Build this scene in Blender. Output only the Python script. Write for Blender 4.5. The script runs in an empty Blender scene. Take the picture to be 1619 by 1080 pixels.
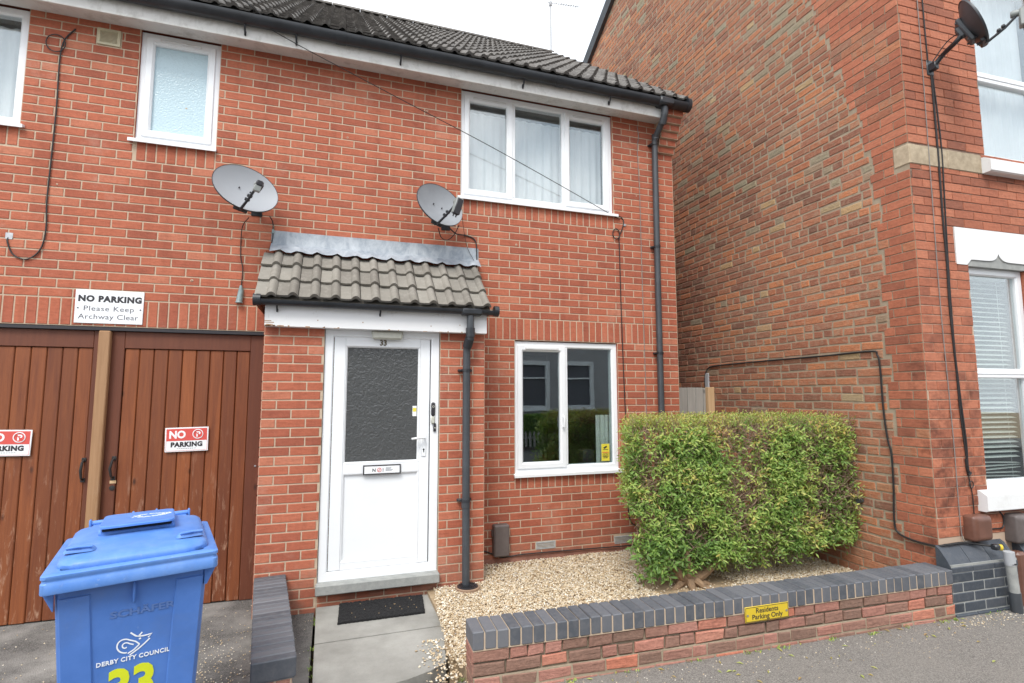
import bpy, bmesh, math, random
from math import sin, cos, pi, radians as R
from mathutils import Vector, Matrix, noise as mnoise
random.seed(33)
S = bpy.context.scene
COL = S.collection

# ------------------------------------------------------------------ camera
cd = bpy.data.cameras.new("camera"); cam = bpy.data.objects.new("camera", cd); COL.objects.link(cam)
cd.sensor_width = 36.0; cd.lens = 847.9 / 1619 * 36; cd.clip_start = .05; cd.clip_end = 500
cam.location = (-3.741, -5.176, 1.645)
cam.rotation_euler = (R(90 + 5.632), R(0.07), R(-18.602))
S.camera = cam

# ------------------------------------------------------------------ sky, sun, exposure
S.view_settings.view_transform = 'Standard'; S.view_settings.look = 'None'
S.view_settings.exposure = 1.15; S.view_settings.gamma = 1.0
SUN_EL, SUN_AZ = 52.0, 215.0
w = bpy.data.worlds.new("World"); S.world = w; w.use_nodes = True
nt = w.node_tree; nt.nodes.clear()
wo = nt.nodes.new('ShaderNodeOutputWorld'); wb = nt.nodes.new('ShaderNodeBackground')
sk = nt.nodes.new('ShaderNodeTexSky'); sk.sky_type = 'NISHITA'; sk.sun_disc = False
sk.sun_elevation = R(SUN_EL); sk.sun_rotation = R(SUN_AZ)
tc = nt.nodes.new('ShaderNodeTexCoord')
cn = nt.nodes.new('ShaderNodeTexNoise'); cn.inputs['Scale'].default_value = 2.6; cn.inputs['Detail'].default_value = 6; cn.inputs['Distortion'].default_value = .6
cr = nt.nodes.new('ShaderNodeValToRGB')
cr.color_ramp.elements[0].position = .36; cr.color_ramp.elements[0].color = (.40, .47, .54, 1)
cr.color_ramp.elements[1].position = .62; cr.color_ramp.elements[1].color = (.98, .98, .99, 1)
cm = nt.nodes.new('ShaderNodeVectorMath'); cm.operation = 'SCALE'; cm.inputs['Scale'].default_value = 11.5
mx = nt.nodes.new('ShaderNodeMix'); mx.data_type = 'RGBA'; mx.inputs[0].default_value = .88
nt.links.new(tc.outputs['Generated'], cn.inputs['Vector']); nt.links.new(cn.outputs['Fac'], cr.inputs['Fac'])
nt.links.new(cr.outputs['Color'], cm.inputs[0])
nt.links.new(sk.outputs['Color'], mx.inputs[6]); nt.links.new(cm.outputs[0], mx.inputs[7])
nt.links.new(mx.outputs[2], wb.inputs['Color']); wb.inputs['Strength'].default_value = .10
nt.links.new(wb.outputs[0], wo.inputs['Surface'])
sd = bpy.data.lights.new("sun", 'SUN'); sd.energy = 1.3; sd.angle = R(22); sd.color = (1, .96, .9)
sun = bpy.data.objects.new("sun", sd); COL.objects.link(sun)
# light comes from the street side, high and a little from the left
sdir = Vector((-.38, -.62, .95)).normalized()
sun.rotation_euler = sdir.to_track_quat('Z', 'Y').to_euler(); sun.location = (-6, -12, 14)
sk.sun_elevation = math.asin(sdir.z); sk.sun_rotation = math.atan2(sdir.x, sdir.y)

# ------------------------------------------------------------------ materials
class NT:
    def __init__(s, name):
        s.m = bpy.data.materials.new(name); s.m.use_nodes = True
        s.t = s.m.node_tree; s.b = s.t.nodes['Principled BSDF']; s.o = s.t.nodes['Material Output']
        s.geo = s.t.nodes.new('ShaderNodeNewGeometry')
    def n(s, t, **k):
        x = s.t.nodes.new(t)
        for a, v in k.items(): setattr(x, a, v)
        return x
    def l(s, a, b): s.t.links.new(a, b)
    def pos(s, scale=(1, 1, 1)):
        mp = s.n('ShaderNodeMapping'); mp.inputs['Scale'].default_value = scale
        s.l(s.geo.outputs['Position'], mp.inputs['Vector']); return mp.outputs['Vector']
    def noise(s, sc, det=4, rough=.55, dist=0, vec=None):
        x = s.n('ShaderNodeTexNoise'); x.inputs['Scale'].default_value = sc; x.inputs['Detail'].default_value = det
        x.inputs['Roughness'].default_value = rough; x.inputs['Distortion'].default_value = dist
        s.l(vec if vec is not None else s.geo.outputs['Position'], x.inputs['Vector']); return x.outputs['Fac']
    def voro(s, sc, feat='F1', out='Distance', vec=None):
        x = s.n('ShaderNodeTexVoronoi'); x.feature = feat; x.inputs['Scale'].default_value = sc
        s.l(vec if vec is not None else s.geo.outputs['Position'], x.inputs['Vector']); return x.outputs[out]
    def ramp(s, fac, stops, interp='LINEAR'):
        x = s.n('ShaderNodeValToRGB'); cr = x.color_ramp; cr.interpolation = interp
        while len(cr.elements) < len(stops): cr.elements.new(.5)
        for e, (p, c) in zip(cr.elements, stops):
            e.position = p; e.color = (c[0], c[1], c[2], 1) if not isinstance(c, (int, float)) else (c, c, c, 1)
        s.l(fac, x.inputs['Fac']); return x.outputs['Color']
    def attr(s, name='rnd'):
        x = s.n('ShaderNodeAttribute'); x.attribute_name = name; return x.outputs['Fac']
    def mix(s, fac, a, b, blend='MIX'):
        x = s.n('ShaderNodeMix', data_type='RGBA', blend_type=blend)
        for i, v in ((0, fac), (6, a), (7, b)):
            if hasattr(v, 'links'): s.l(v, x.inputs[i])
            elif i == 0: x.inputs[0].default_value = v
            else: x.inputs[i].default_value = (v[0], v[1], v[2], 1)
        return x.outputs[2]
    def math(s, op, a, b=0, c=None):
        x = s.n('ShaderNodeMath', operation=op)
        for i, v in enumerate((a, b) if c is None else (a, b, c)):
            if hasattr(v, 'links'): s.l(v, x.inputs[i])
            else: x.inputs[i].default_value = v
        return x.outputs[0]
    def base(s, c):
        if hasattr(c, 'links'): s.l(c, s.b.inputs['Base Color'])
        else: s.b.inputs['Base Color'].default_value = (c[0], c[1], c[2], 1)
    def rough(s, r):
        if hasattr(r, 'links'): s.l(r, s.b.inputs['Roughness'])
        else: s.b.inputs['Roughness'].default_value = r
    def bump(s, h, st=.5, dist=.01):
        x = s.n('ShaderNodeBump'); x.inputs['Strength'].default_value = st; x.inputs['Distance'].default_value = dist
        s.l(h, x.inputs['Height']); s.l(x.outputs['Normal'], s.b.inputs['Normal'])

def simple(name, col, rough=.5, var=.0, sc=6, bump=0, bsc=80, metal=0, spec=None):
    k = NT(name)
    if var:
        f = k.noise(sc, 5, .6)
        k.base(k.mix(k.ramp(f, [(.3, 0.0), (.7, 1.0)]), [c * (1 - var) for c in col], [min(1, c * (1 + var)) for c in col]))
    else: k.base(col)
    k.rough(rough); k.b.inputs['Metallic'].default_value = metal
    if spec is not None: k.b.inputs['Specular IOR Level'].default_value = spec
    if bump: k.bump(k.noise(bsc, 4), bump, .004)
    return k.m

def brick_mat(name, stops, fine=.22, bumpd=.004, stain=None, interp='LINEAR', gloss=.9, smear=None, bloom=False):
    k = NT(name)
    c = k.ramp(k.attr(), stops, interp)
    n1 = k.noise(38, 6, .65); n2 = k.noise(160, 3, .6)
    streak = k.noise(9, 4, .6, .4, k.pos((1, 1, 7)))
    c = k.mix(k.ramp(n1, [(.35, 0.0), (.68, 1.0)]), c, k.mix(1.0, c, (1 + fine * .7,) * 3, 'MULTIPLY'))
    c = k.mix(k.ramp(streak, [(.50, 0.0), (.75, .6)]), c, k.mix(1.0, c, (.62, .56, .54), 'MULTIPLY'))
    c = k.mix(k.ramp(n2, [(.62, 0.0), (.74, .35)]), c, (.62, .36, .25))
    if bloom:
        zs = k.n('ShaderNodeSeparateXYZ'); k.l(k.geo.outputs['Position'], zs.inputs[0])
        run = k.ramp(k.noise(4.5, 5, .65, .2, k.pos((1.6, 1.6, .16))), [(.50, 0.0), (.68, .5)])
        c = k.mix(run, c, k.mix(1.0, c, (.70, .64, .62), 'MULTIPLY'))
        c = k.mix(k.ramp(k.noise(1.7, 7, .75), [(.56, 0.0), (.74, .42)]), c, (.55, .34, .26))
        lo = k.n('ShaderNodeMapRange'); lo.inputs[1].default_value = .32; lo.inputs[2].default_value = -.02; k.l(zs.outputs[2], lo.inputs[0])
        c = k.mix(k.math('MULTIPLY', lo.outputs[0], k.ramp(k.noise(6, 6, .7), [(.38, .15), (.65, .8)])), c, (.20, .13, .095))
    if smear:
        c = k.mix(k.ramp(k.noise(17, 6, .75), [(.50, 0.0), (.70, .62)]), c, smear)
        c = k.mix(k.ramp(k.noise(.55, 5, .65), [(.42, 0.0), (.62, .45)]), c, k.mix(1.0, c, (.74, .78, .72), 'MULTIPLY'))
    big = k.noise(.9, 4, .6)
    c = k.mix(k.ramp(big, [(.38, .30), (.62, 0.0)]), c, k.mix(1.0, c, (.74, .70, .70), 'MULTIPLY'))
    if stain:
        z = k.n('ShaderNodeSeparateXYZ'); k.l(k.geo.outputs['Position'], z.inputs[0])
        f = stain(k, z, n1)
        c = k.mix(f, c, k.mix(1.0, c, (.30, .27, .27), 'MULTIPLY'))
    k.base(c); k.rough(gloss)
    k.bump(k.math('ADD', n1, k.math('MULTIPLY', streak, .8)), .7, bumpd)
    return k.m

def mortar_mat(name, a, b):
    k = NT(name)
    k.base(k.mix(k.ramp(k.noise(14, 6, .65), [(.3, 0.0), (.7, 1.0)]), a, b)); k.rough(.95)
    k.bump(k.noise(140, 4), .6, .003); return k.m

M = {}
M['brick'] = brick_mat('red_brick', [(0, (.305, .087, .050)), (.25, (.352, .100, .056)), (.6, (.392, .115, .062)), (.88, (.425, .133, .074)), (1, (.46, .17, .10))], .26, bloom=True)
M['mortar'] = mortar_mat('sand_mortar', (.43, .325, .235), (.55, .44, .325))
def nb_stain(k, z, n1):      # soot on the quoin close to the corner, low down
    zz = k.n('ShaderNodeMapRange'); zz.inputs[1].default_value = 3.0; zz.inputs[2].default_value = 1.2; k.l(z.outputs[2], zz.inputs[0])
    nn = k.ramp(k.noise(6.5, 5, .7), [(.47, 0.0), (.63, .8)])
    yy = k.n('ShaderNodeMapRange'); yy.inputs[1].default_value = -1.75; yy.inputs[2].default_value = -1.95; k.l(z.outputs[1], yy.inputs[0])
    return k.math('MULTIPLY', k.math('MULTIPLY', nn, zz.outputs[0]), yy.outputs[0])
OLD = [(0, (.185, .090, .060)), (.12, (.250, .105, .066)), (.25, (.320, .122, .068)), (.38, (.300, .140, .088)), (.5, (.380, .140, .070)), (.62, (.360, .160, .092)),
       (.74, (.42, .165, .080)), (.84, (.46, .175, .078)), (.875, (.29, .19, .125)), (.92, (.27, .24, .165)), (.955, (.43, .28, .14)), (1, (.40, .22, .14))]
M['old_brick'] = brick_mat('weathered_old_brick', OLD, .35, .009, smear=(.37, .275, .19))
M['old_mortar'] = mortar_mat('grey_old_mortar', (.275, .220, .155), (.375, .310, .225))
M['quoin'] = brick_mat('smooth_orange_brick', [(0, (.24, .085, .050)), (.2, (.32, .108, .060)), (.6, (.375, .126, .068)), (1, (.43, .16, .09))], .38, .005, nb_stain)
k = NT('thin_front_mortar'); z = k.n('ShaderNodeSeparateXYZ'); k.l(k.geo.outputs['Position'], z.inputs[0]); mr = k.n('ShaderNodeMapRange'); mr.inputs[1].default_value = 2.2; mr.inputs[2].default_value = 3.4; k.l(z.outputs[2], mr.inputs[0])
k.base(k.mix(k.math('MULTIPLY', mr.outputs[0], k.ramp(k.noise(5, 5, .7), [(.35, .35), (.6, 1.0)])), (.48, .36, .27), (.13, .075, .055))); k.rough(.95); M['fmortar'] = k.m  # darker tone higher up paints in the shadow of deep raked joints
M['wall_brick'] = brick_mat('low_wall_brick', [(0, (.19, .115, .085)), (.3, (.25, .135, .10)), (.55, (.31, .145, .11)), (.78, (.37, .18, .14)), (.9, (.43, .15, .09)), (.97, (.42, .27, .22)), (1, (.52, .42, .35))], .5, .012)
M['blue_brick'] = None
k = NT('blue_engineering_brick'); c = k.ramp(k.attr(), [(0, (.070, .078, .092)), (.5, (.10, .108, .125)), (1, (.145, .150, .165))])
n = k.noise(26, 5, .6); k.base(k.mix(k.ramp(n, [(.4, 0.0), (.75, .5)]), c, (.17, .165, .17))); k.rough(.62); k.bump(k.noise(120, 4), .35, .002); M['blue_brick'] = k.m
M['stone'] = mortar_mat('buff_sandstone', (.30, .235, .16), (.50, .41, .29))
k = NT('white_painted_stone'); n = k.noise(5, 6, .7); k.base(k.mix(k.ramp(n, [(.55, 0.0), (.8, .5)]), (.76, .77, .77), (.52, .51, .48))); k.rough(.6); k.bump(k.noise(60, 4), .3, .003); M['white_stone'] = k.m
k = NT('white_upvc'); n = k.noise(3, 5, .6); k.base(k.mix(k.ramp(n, [(.5, 0.0), (.9, .3)]), (.80, .82, .84), (.66, .68, .69))); k.rough(.33); M['upvc'] = k.m
M['upvc_dirty'] = simple('greyed_white_panel', (.66, .665, .665), .45, .12, 4)
k = NT('painted_fascia'); v = k.pos((1.2, 1.2, .9)); n = k.noise(7, 6, .7, .3, v)
k.base(k.mix(k.ramp(n, [(.5, 0.0), (.72, .55)]), (.66, .655, .63), (.31, .29, .26))); k.rough(.55); M['fascia'] = k.m
k = NT('flaking_white_board'); n = k.noise(9, 6, .7); k.base(k.mix(k.ramp(n, [(.60, 0.0), (.72, .6)]), (.76, .765, .77), (.42, .38, .34))); k.rough(.5); M['porch_board'] = k.m
M['black_pl'] = simple('black_plastic', (.022, .025, .030), .38, .35, 6)
M['grey_pl'] = simple('dark_grey_plastic', (.052, .058, .066), .42, .2, 5)
M['brown_pl'] = simple('brown_grey_plastic', (.115, .095, .09), .5, .2, 9, .2)
M['brown2'] = simple('brown_plastic', (.14, .062, .042), .42, .25, 9)
M['rubber'] = simple('black_cable', (.018, .017, .018), .55)
M['grey_cable'] = simple('grey_cable', (.22, .21, .20), .6)
M['teal'] = simple('grey_green_connector', (.20, .27, .28), .45, .2, 30)
M['metal'] = simple('dull_metal', (.45, .45, .46), .38, .2, 20, 0, 80, .8)
M['chrome'] = simple('bright_metal', (.72, .73, .74), .18, 0, 1, 0, 1, .9)
M['iron'] = simple('black_iron', (.022, .021, .021), .42, .3, 40, .2)
k = NT('lead_sheet'); n = k.noise(8, 6, .7, .5, k.pos((1, 1, .5))); k.base(k.mix(k.ramp(n, [(.35, 0.0), (.7, 1.0)]), (.20, .235, .275), (.43, .465, .50))); k.rough(.5); k.bump(k.noise(16, 4), .4, .01); M['lead'] = k.m
def tile_mat(name, a, b, lich, lf):
    k = NT(name); c = k.mix(k.attr(), a, b)
    n = k.noise(22, 6, .7); c = k.mix(k.ramp(n, [(.5, 0.0), (.72, lf)]), c, lich)
    c = k.mix(k.ramp(k.noise(2.2, 5, .6), [(.4, .45), (.65, 0.0)]), c, k.mix(1.0, c, (.6, .58, .56), 'MULTIPLY'))
    k.base(c); k.rough(.92); k.bump(k.noise(150, 4), .6, .004); return k.m
M['tile'] = tile_mat('brown_concrete_tile', (.098, .090, .083), (.150, .139, .128), (.33, .315, .29), .8)
M['ptile'] = tile_mat('grey_concrete_tile', (.205, .190, .165), (.275, .258, .225), (.38, .36, .32), .5)
def wood_mat(name, a, b, dark, worn, wf):
    k = NT(name); v = k.pos((9, 9, .55)); g = k.noise(3.2, 7, .65, .6, v); fine = k.noise(14, 4, .6, 0, v)
    c = k.mix(k.ramp(g, [(.3, 0.0), (.7, 1.0)]), a, b)
    c = k.mix(k.math('MULTIPLY', k.attr(), .55), c, dark)
    kn = k.voro(2.6, vec=k.pos((2.2, 2.2, 1.0))); c = k.mix(k.ramp(kn, [(.035, .85), (.10, 0.0)]), c, [x * .35 for x in dark])
    z = k.n('ShaderNodeSeparateXYZ'); k.l(k.geo.outputs['Position'], z.inputs[0])
    mr = k.n('ShaderNodeMapRange'); mr.inputs[1].default_value = 1.45; mr.inputs[2].default_value = .2; k.l(z.outputs[2], mr.inputs[0])
    wn = k.ramp(k.noise(7, 7, .75, .5, k.pos((4, 4, .7))), [(.55, 0.0), (.68, wf)])
    c = k.mix(k.math('MULTIPLY', wn, mr.outputs[0]), c, worn)
    k.base(c); k.rough(.58); k.bump(fine, .35, .002); return k.m
M['gate'] = wood_mat('brown_stained_timber', (.165, .042, .012), (.305, .090, .024), (.085, .021, .008), (.44, .27, .18), .9)
M['gate_dark'] = wood_mat('dark_stained_timber', (.115, .031, .013), (.165, .048, .020), (.075, .021, .010), (.30, .16, .10), .5)
M['bare'] = wood_mat('bare_timber', (.29, .155, .072), (.39, .225, .115), (.22, .115, .055), (.45, .33, .22), .4)
M['pale_post'] = wood_mat('new_pine', (.52, .345, .185), (.62, .43, .25), (.42, .26, .13), (.6, .5, .4), .2)
M['grey_board'] = wood_mat('silvered_timber', (.30, .29, .265), (.44, .425, .395), (.22, .21, .19), (.5, .48, .45), .3)
def glass(name, tint, f0):
    k = NT(name); k.t.nodes.remove(k.b)
    tr = k.n('ShaderNodeBsdfTransparent'); tr.inputs[0].default_value = (*tint, 1)
    gl = k.n('ShaderNodeBsdfGlossy'); gl.inputs['Roughness'].default_value = .0; gl.inputs['Color'].default_value = (.9, .96, .98, 1)
    lw = k.n('ShaderNodeLayerWeight'); lw.inputs['Blend'].default_value = .5
    fac = k.math('MULTIPLY_ADD', k.math('POWER', lw.outputs['Facing'], 4.0), 1 - f0, f0)
    bp = k.n('ShaderNodeBump'); bp.inputs['Strength'].default_value = .02; bp.inputs['Distance'].default_value = .02
    k.l(k.noise(1.6, 2), bp.inputs['Height']); k.l(bp.outputs[0], gl.inputs['Normal'])
    mm = k.n('ShaderNodeMixShader'); k.l(fac, mm.inputs[0]); k.l(tr.outputs[0], mm.inputs[1]); k.l(gl.outputs[0], mm.inputs[2])
    k.l(mm.outputs[0], k.o.inputs['Surface']); return k.m
M['glass'] = glass('window_glass', (.86, .92, .92), .125)
M['glass2'] = glass('front_window_glass', (.94, .95, .95), .13)
k = NT('frosted_glass'); k.base((.48, .62, .68)); k.rough(.22); k.bump(k.voro(75, 'SMOOTH_F1'), .55, .006); M['frost'] = k.m
k = NT('patterned_dark_glass'); wv = k.noise(17, 2, .5, 2.6); v2 = k.n('ShaderNodeTexVoronoi'); v2.feature = 'SMOOTH_F1'; v2.inputs['Scale'].default_value = 34
dd = k.n('ShaderNodeVectorMath', operation='ADD'); ns = k.n('ShaderNodeTexNoise'); ns.inputs['Scale'].default_value = 11; k.l(k.geo.outputs['Position'], ns.inputs['Vector'])
sc = k.n('ShaderNodeVectorMath', operation='SCALE'); sc.inputs['Scale'].default_value = .22; k.l(ns.outputs['Color'], sc.inputs[0]); k.l(k.geo.outputs['Position'], dd.inputs[0]); k.l(sc.outputs[0], dd.inputs[1]); k.l(dd.outputs[0], v2.inputs['Vector'])
k.base((.075, .078, .079)); k.rough(.16); k.bump(k.math('ADD', v2.outputs['Distance'], k.math('MULTIPLY', wv, .5)), .36, .018); M['door_glass'] = k.m
M['net'] = simple('net_curtain', (.62, .645, .65), .9, .08, 3)
M['curtain'] = simple('pale_curtain', (.55, .54, .50), .9, .1, 3)
M['blind'] = simple('pale_blind', (.62, .70, .66), .6)
M['room'] = simple('dim_room', (.10, .10, .10), .9)
M['sign_white'] = simple('white_sign', (.80, .82, .84), .4)
M['ink'] = simple('black_ink', (.025, .023, .028), .5)
M['ink_grey'] = simple('grey_ink', (.10, .10, .12), .5)
M['sign_red'] = simple('red_ink', (.62, .085, .07), .45)
M['sign_yellow'] = simple('yellow_sign', (.62, .45, .03), .4)
M['sticker'] = simple('yellow_sticker', (.70, .60, .06), .5)
k = NT('blue_bin_plastic'); dirt = k.noise(3.5, 6, .7, .6, k.pos((1, 1, .6))); n = k.noise(5, 5, .6); c = k.mix(k.ramp(n, [(.4, 0.0), (.7, 1.0)]), (.062, .165, .48), (.085, .205, .56))
sc_ = k.noise(34, 5, .75, .8, k.pos((1, 1, .5))); c = k.mix(k.ramp(sc_, [(.66, 0.0), (.76, .28)]), c, (.32, .40, .56)); c = k.mix(k.ramp(dirt, [(.50, 0.0), (.75, .35)]), c, (.11, .15, .25)); k.base(c); k.rough(.42); k.bump(k.noise(90, 3), .12, .002); M['bin'] = k.m
k = NT('blue_lid_plastic'); n = k.noise(7, 5, .65); c = k.mix(k.ramp(n, [(.4, 0.0), (.75, 1.0)]), (.085, .225, .60), (.15, .30, .66))
c = k.mix(k.ramp(k.noise(30, 5, .75), [(.62, 0.0), (.74, .4)]), c, (.42, .48, .58)); c = k.mix(k.ramp(k.noise(12, 6, .75), [(.55, 0.0), (.72, .32)]), c, (.12, .16, .27)); k.base(c); k.rough(.45); M['lid'] = k.m
M['lime'] = simple('lime_vinyl', (.62, .68, .02), .4, .05, 8)
M['white_ink'] = simple('white_print', (.80, .84, .88), .5)
M['faded'] = simple('faded_print', (.085, .165, .40), .6)
k = NT('dish_grey'); k.base(k.mix(k.ramp(k.noise(4, 4), [(.3, 0.0), (.7, 1.0)]), (.36, .375, .395), (.43, .445, .465))); k.rough(.5); M['dish'] = k.m
k = NT('dish_mesh'); k.base((.42, .44, .47)); k.rough(.55); tr = k.n('ShaderNodeBsdfTransparent'); mm = k.n('ShaderNodeMixShader'); mm.inputs[0].default_value = .22
k.l(k.b.outputs[0], mm.inputs[1]); k.l(tr.outputs[0], mm.inputs[2]); k.l(mm.outputs[0], k.o.inputs['Surface']); M['dish_mesh'] = k.m
M['back_grey'] = simple('dark_dish_grey', (.10, .105, .115), .5, .2, 8)
M['dish_dark'] = simple('mid_dish_grey', (.255, .270, .290), .5, .1, 5)
M['lnb'] = simple('grey_lnb', (.26, .28, .27), .45, .1, 20)
def asphalt(name, a, b, patch, pf, sc=1.3):
    k = NT(name); sp = k.voro(210, out='Color'); sx = k.n('ShaderNodeSeparateColor'); k.l(sp, sx.inputs[0])
    c = k.mix(sx.outputs[0], a, b)
    c = k.mix(k.ramp(k.noise(sc, 6, .65), [(.42, 0.0), (.66, pf)]), c, patch)
    c = k.mix(k.ramp(k.noise(7, 6, .7), [(.55, 0.0), (.8, .35)]), c, k.mix(1.0, c, (.55, .55, .56), 'MULTIPLY'))
    k.base(c); k.rough(.93); k.bump(k.math('ADD', k.voro(170), k.noise(40, 5, .7)), .75, .006); return k.m
M['pave'] = asphalt('pavement_asphalt', (.10, .092, .083), (.30, .278, .252), (.235, .214, .19), .5)
M['drive'] = asphalt('worn_driveway', (.05, .048, .046), (.19, .183, .172), (.30, .29, .27), .95, 1.6)
M['road'] = asphalt('road_asphalt', (.05, .05, .052), (.11, .11, .11), (.09, .09, .09), .4)
k = NT('concrete_path'); c = k.mix(k.ramp(k.noise(1.9, 7, .65), [(.32, 0.0), (.68, 1.0)]), (.215, .210, .190), (.375, .368, .340)); sp = k.noise(120, 3, .7)
c = k.mix(k.ramp(sp, [(.6, 0.0), (.75, .5)]), c, (.14, .14, .13)); k.base(c); k.rough(.93); k.bump(k.noise(70, 6, .7), .5, .005); M['path'] = k.m
M['concrete'] = mortar_mat('grey_concrete', (.25, .26, .25), (.36, .365, .35))
k = NT('gravel_stone'); c = k.ramp(k.attr(), [(0, (.42, .29, .16)), (.12, (.48, .36, .22)), (.3, (.55, .43, .28)), (.5, (.58, .48, .33)), (.7, (.63, .55, .41)), (.85, (.74, .68, .56)), (.95, (.80, .76, .68)), (.985, (.45, .40, .34)), (1, (.30, .28, .26))])
k.base(c); k.rough(.8); M['pebble'] = k.m
M['soil'] = mortar_mat('sandy_soil', (.30, .215, .13), (.42, .32, .205))
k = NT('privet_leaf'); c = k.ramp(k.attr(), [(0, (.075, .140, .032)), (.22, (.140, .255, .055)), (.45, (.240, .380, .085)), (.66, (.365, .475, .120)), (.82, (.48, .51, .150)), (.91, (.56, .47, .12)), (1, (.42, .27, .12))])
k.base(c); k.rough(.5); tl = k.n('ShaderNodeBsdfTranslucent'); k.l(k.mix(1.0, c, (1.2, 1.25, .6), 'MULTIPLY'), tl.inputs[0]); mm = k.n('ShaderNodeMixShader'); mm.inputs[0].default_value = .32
k.l(k.b.outputs[0], mm.inputs[1]); k.l(tl.outputs[0], mm.inputs[2]); k.l(mm.outputs[0], k.o.inputs['Surface']); M['leaf'] = k.m
M['twig'] = simple('brown_twig', (.30, .205, .150), .9, .3, 30)
M['bark'] = simple('bark', (.25, .165, .10), .95, .35, 22, .6, 40)
k = NT('coir_mat'); k.base(k.mix(k.ramp(k.noise(90, 4, .7), [(.4, 0.0), (.7, 1.0)]), (.007, .007, .008), (.028, .028, .030))); k.rough(.95); k.bump(k.noise(210, 3, .7), 1, .012); M['mat'] = k.m
M['terracotta'] = simple('clay_pot', (.30, .20, .135), .85, .15, 20)
M['cream_vent'] = simple('cream_plastic', (.50, .45, .31), .5, .1, 20)
M['grey_vent'] = simple('grey_vent', (.40, .41, .41), .5, .15, 30)
M['void'] = simple('gap_dark', (.012, .012, .012), .9)
M['bronze'] = simple('dark_bronze', (.10, .07, .03), .4, .2, 40, 0, 1, .5)
M['lamp'] = simple('lamp_cover', (.50, .50, .44), .4, .1, 12)
M['render'] = simple('grey_render', (.40, .39, .40), .9, .05, 2)
M['hedge_far'] = M['leaf']

k = NT('dark_blue_brick'); c = k.ramp(k.attr(), [(0, (.034, .042, .054)), (.5, (.050, .060, .076)), (1, (.075, .083, .098))]); n = k.noise(20, 5, .7)
k.base(k.mix(k.ramp(n, [(.5, 0.0), (.8, .4)]), c, (.16, .16, .165))); k.rough(.55); k.bump(k.noise(60, 5), .5, .004); M['plinth_brick'] = k.m
M['skirt'] = simple('red_render', (.27, .125, .09), .95, .25, 9, .8, 25)
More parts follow.
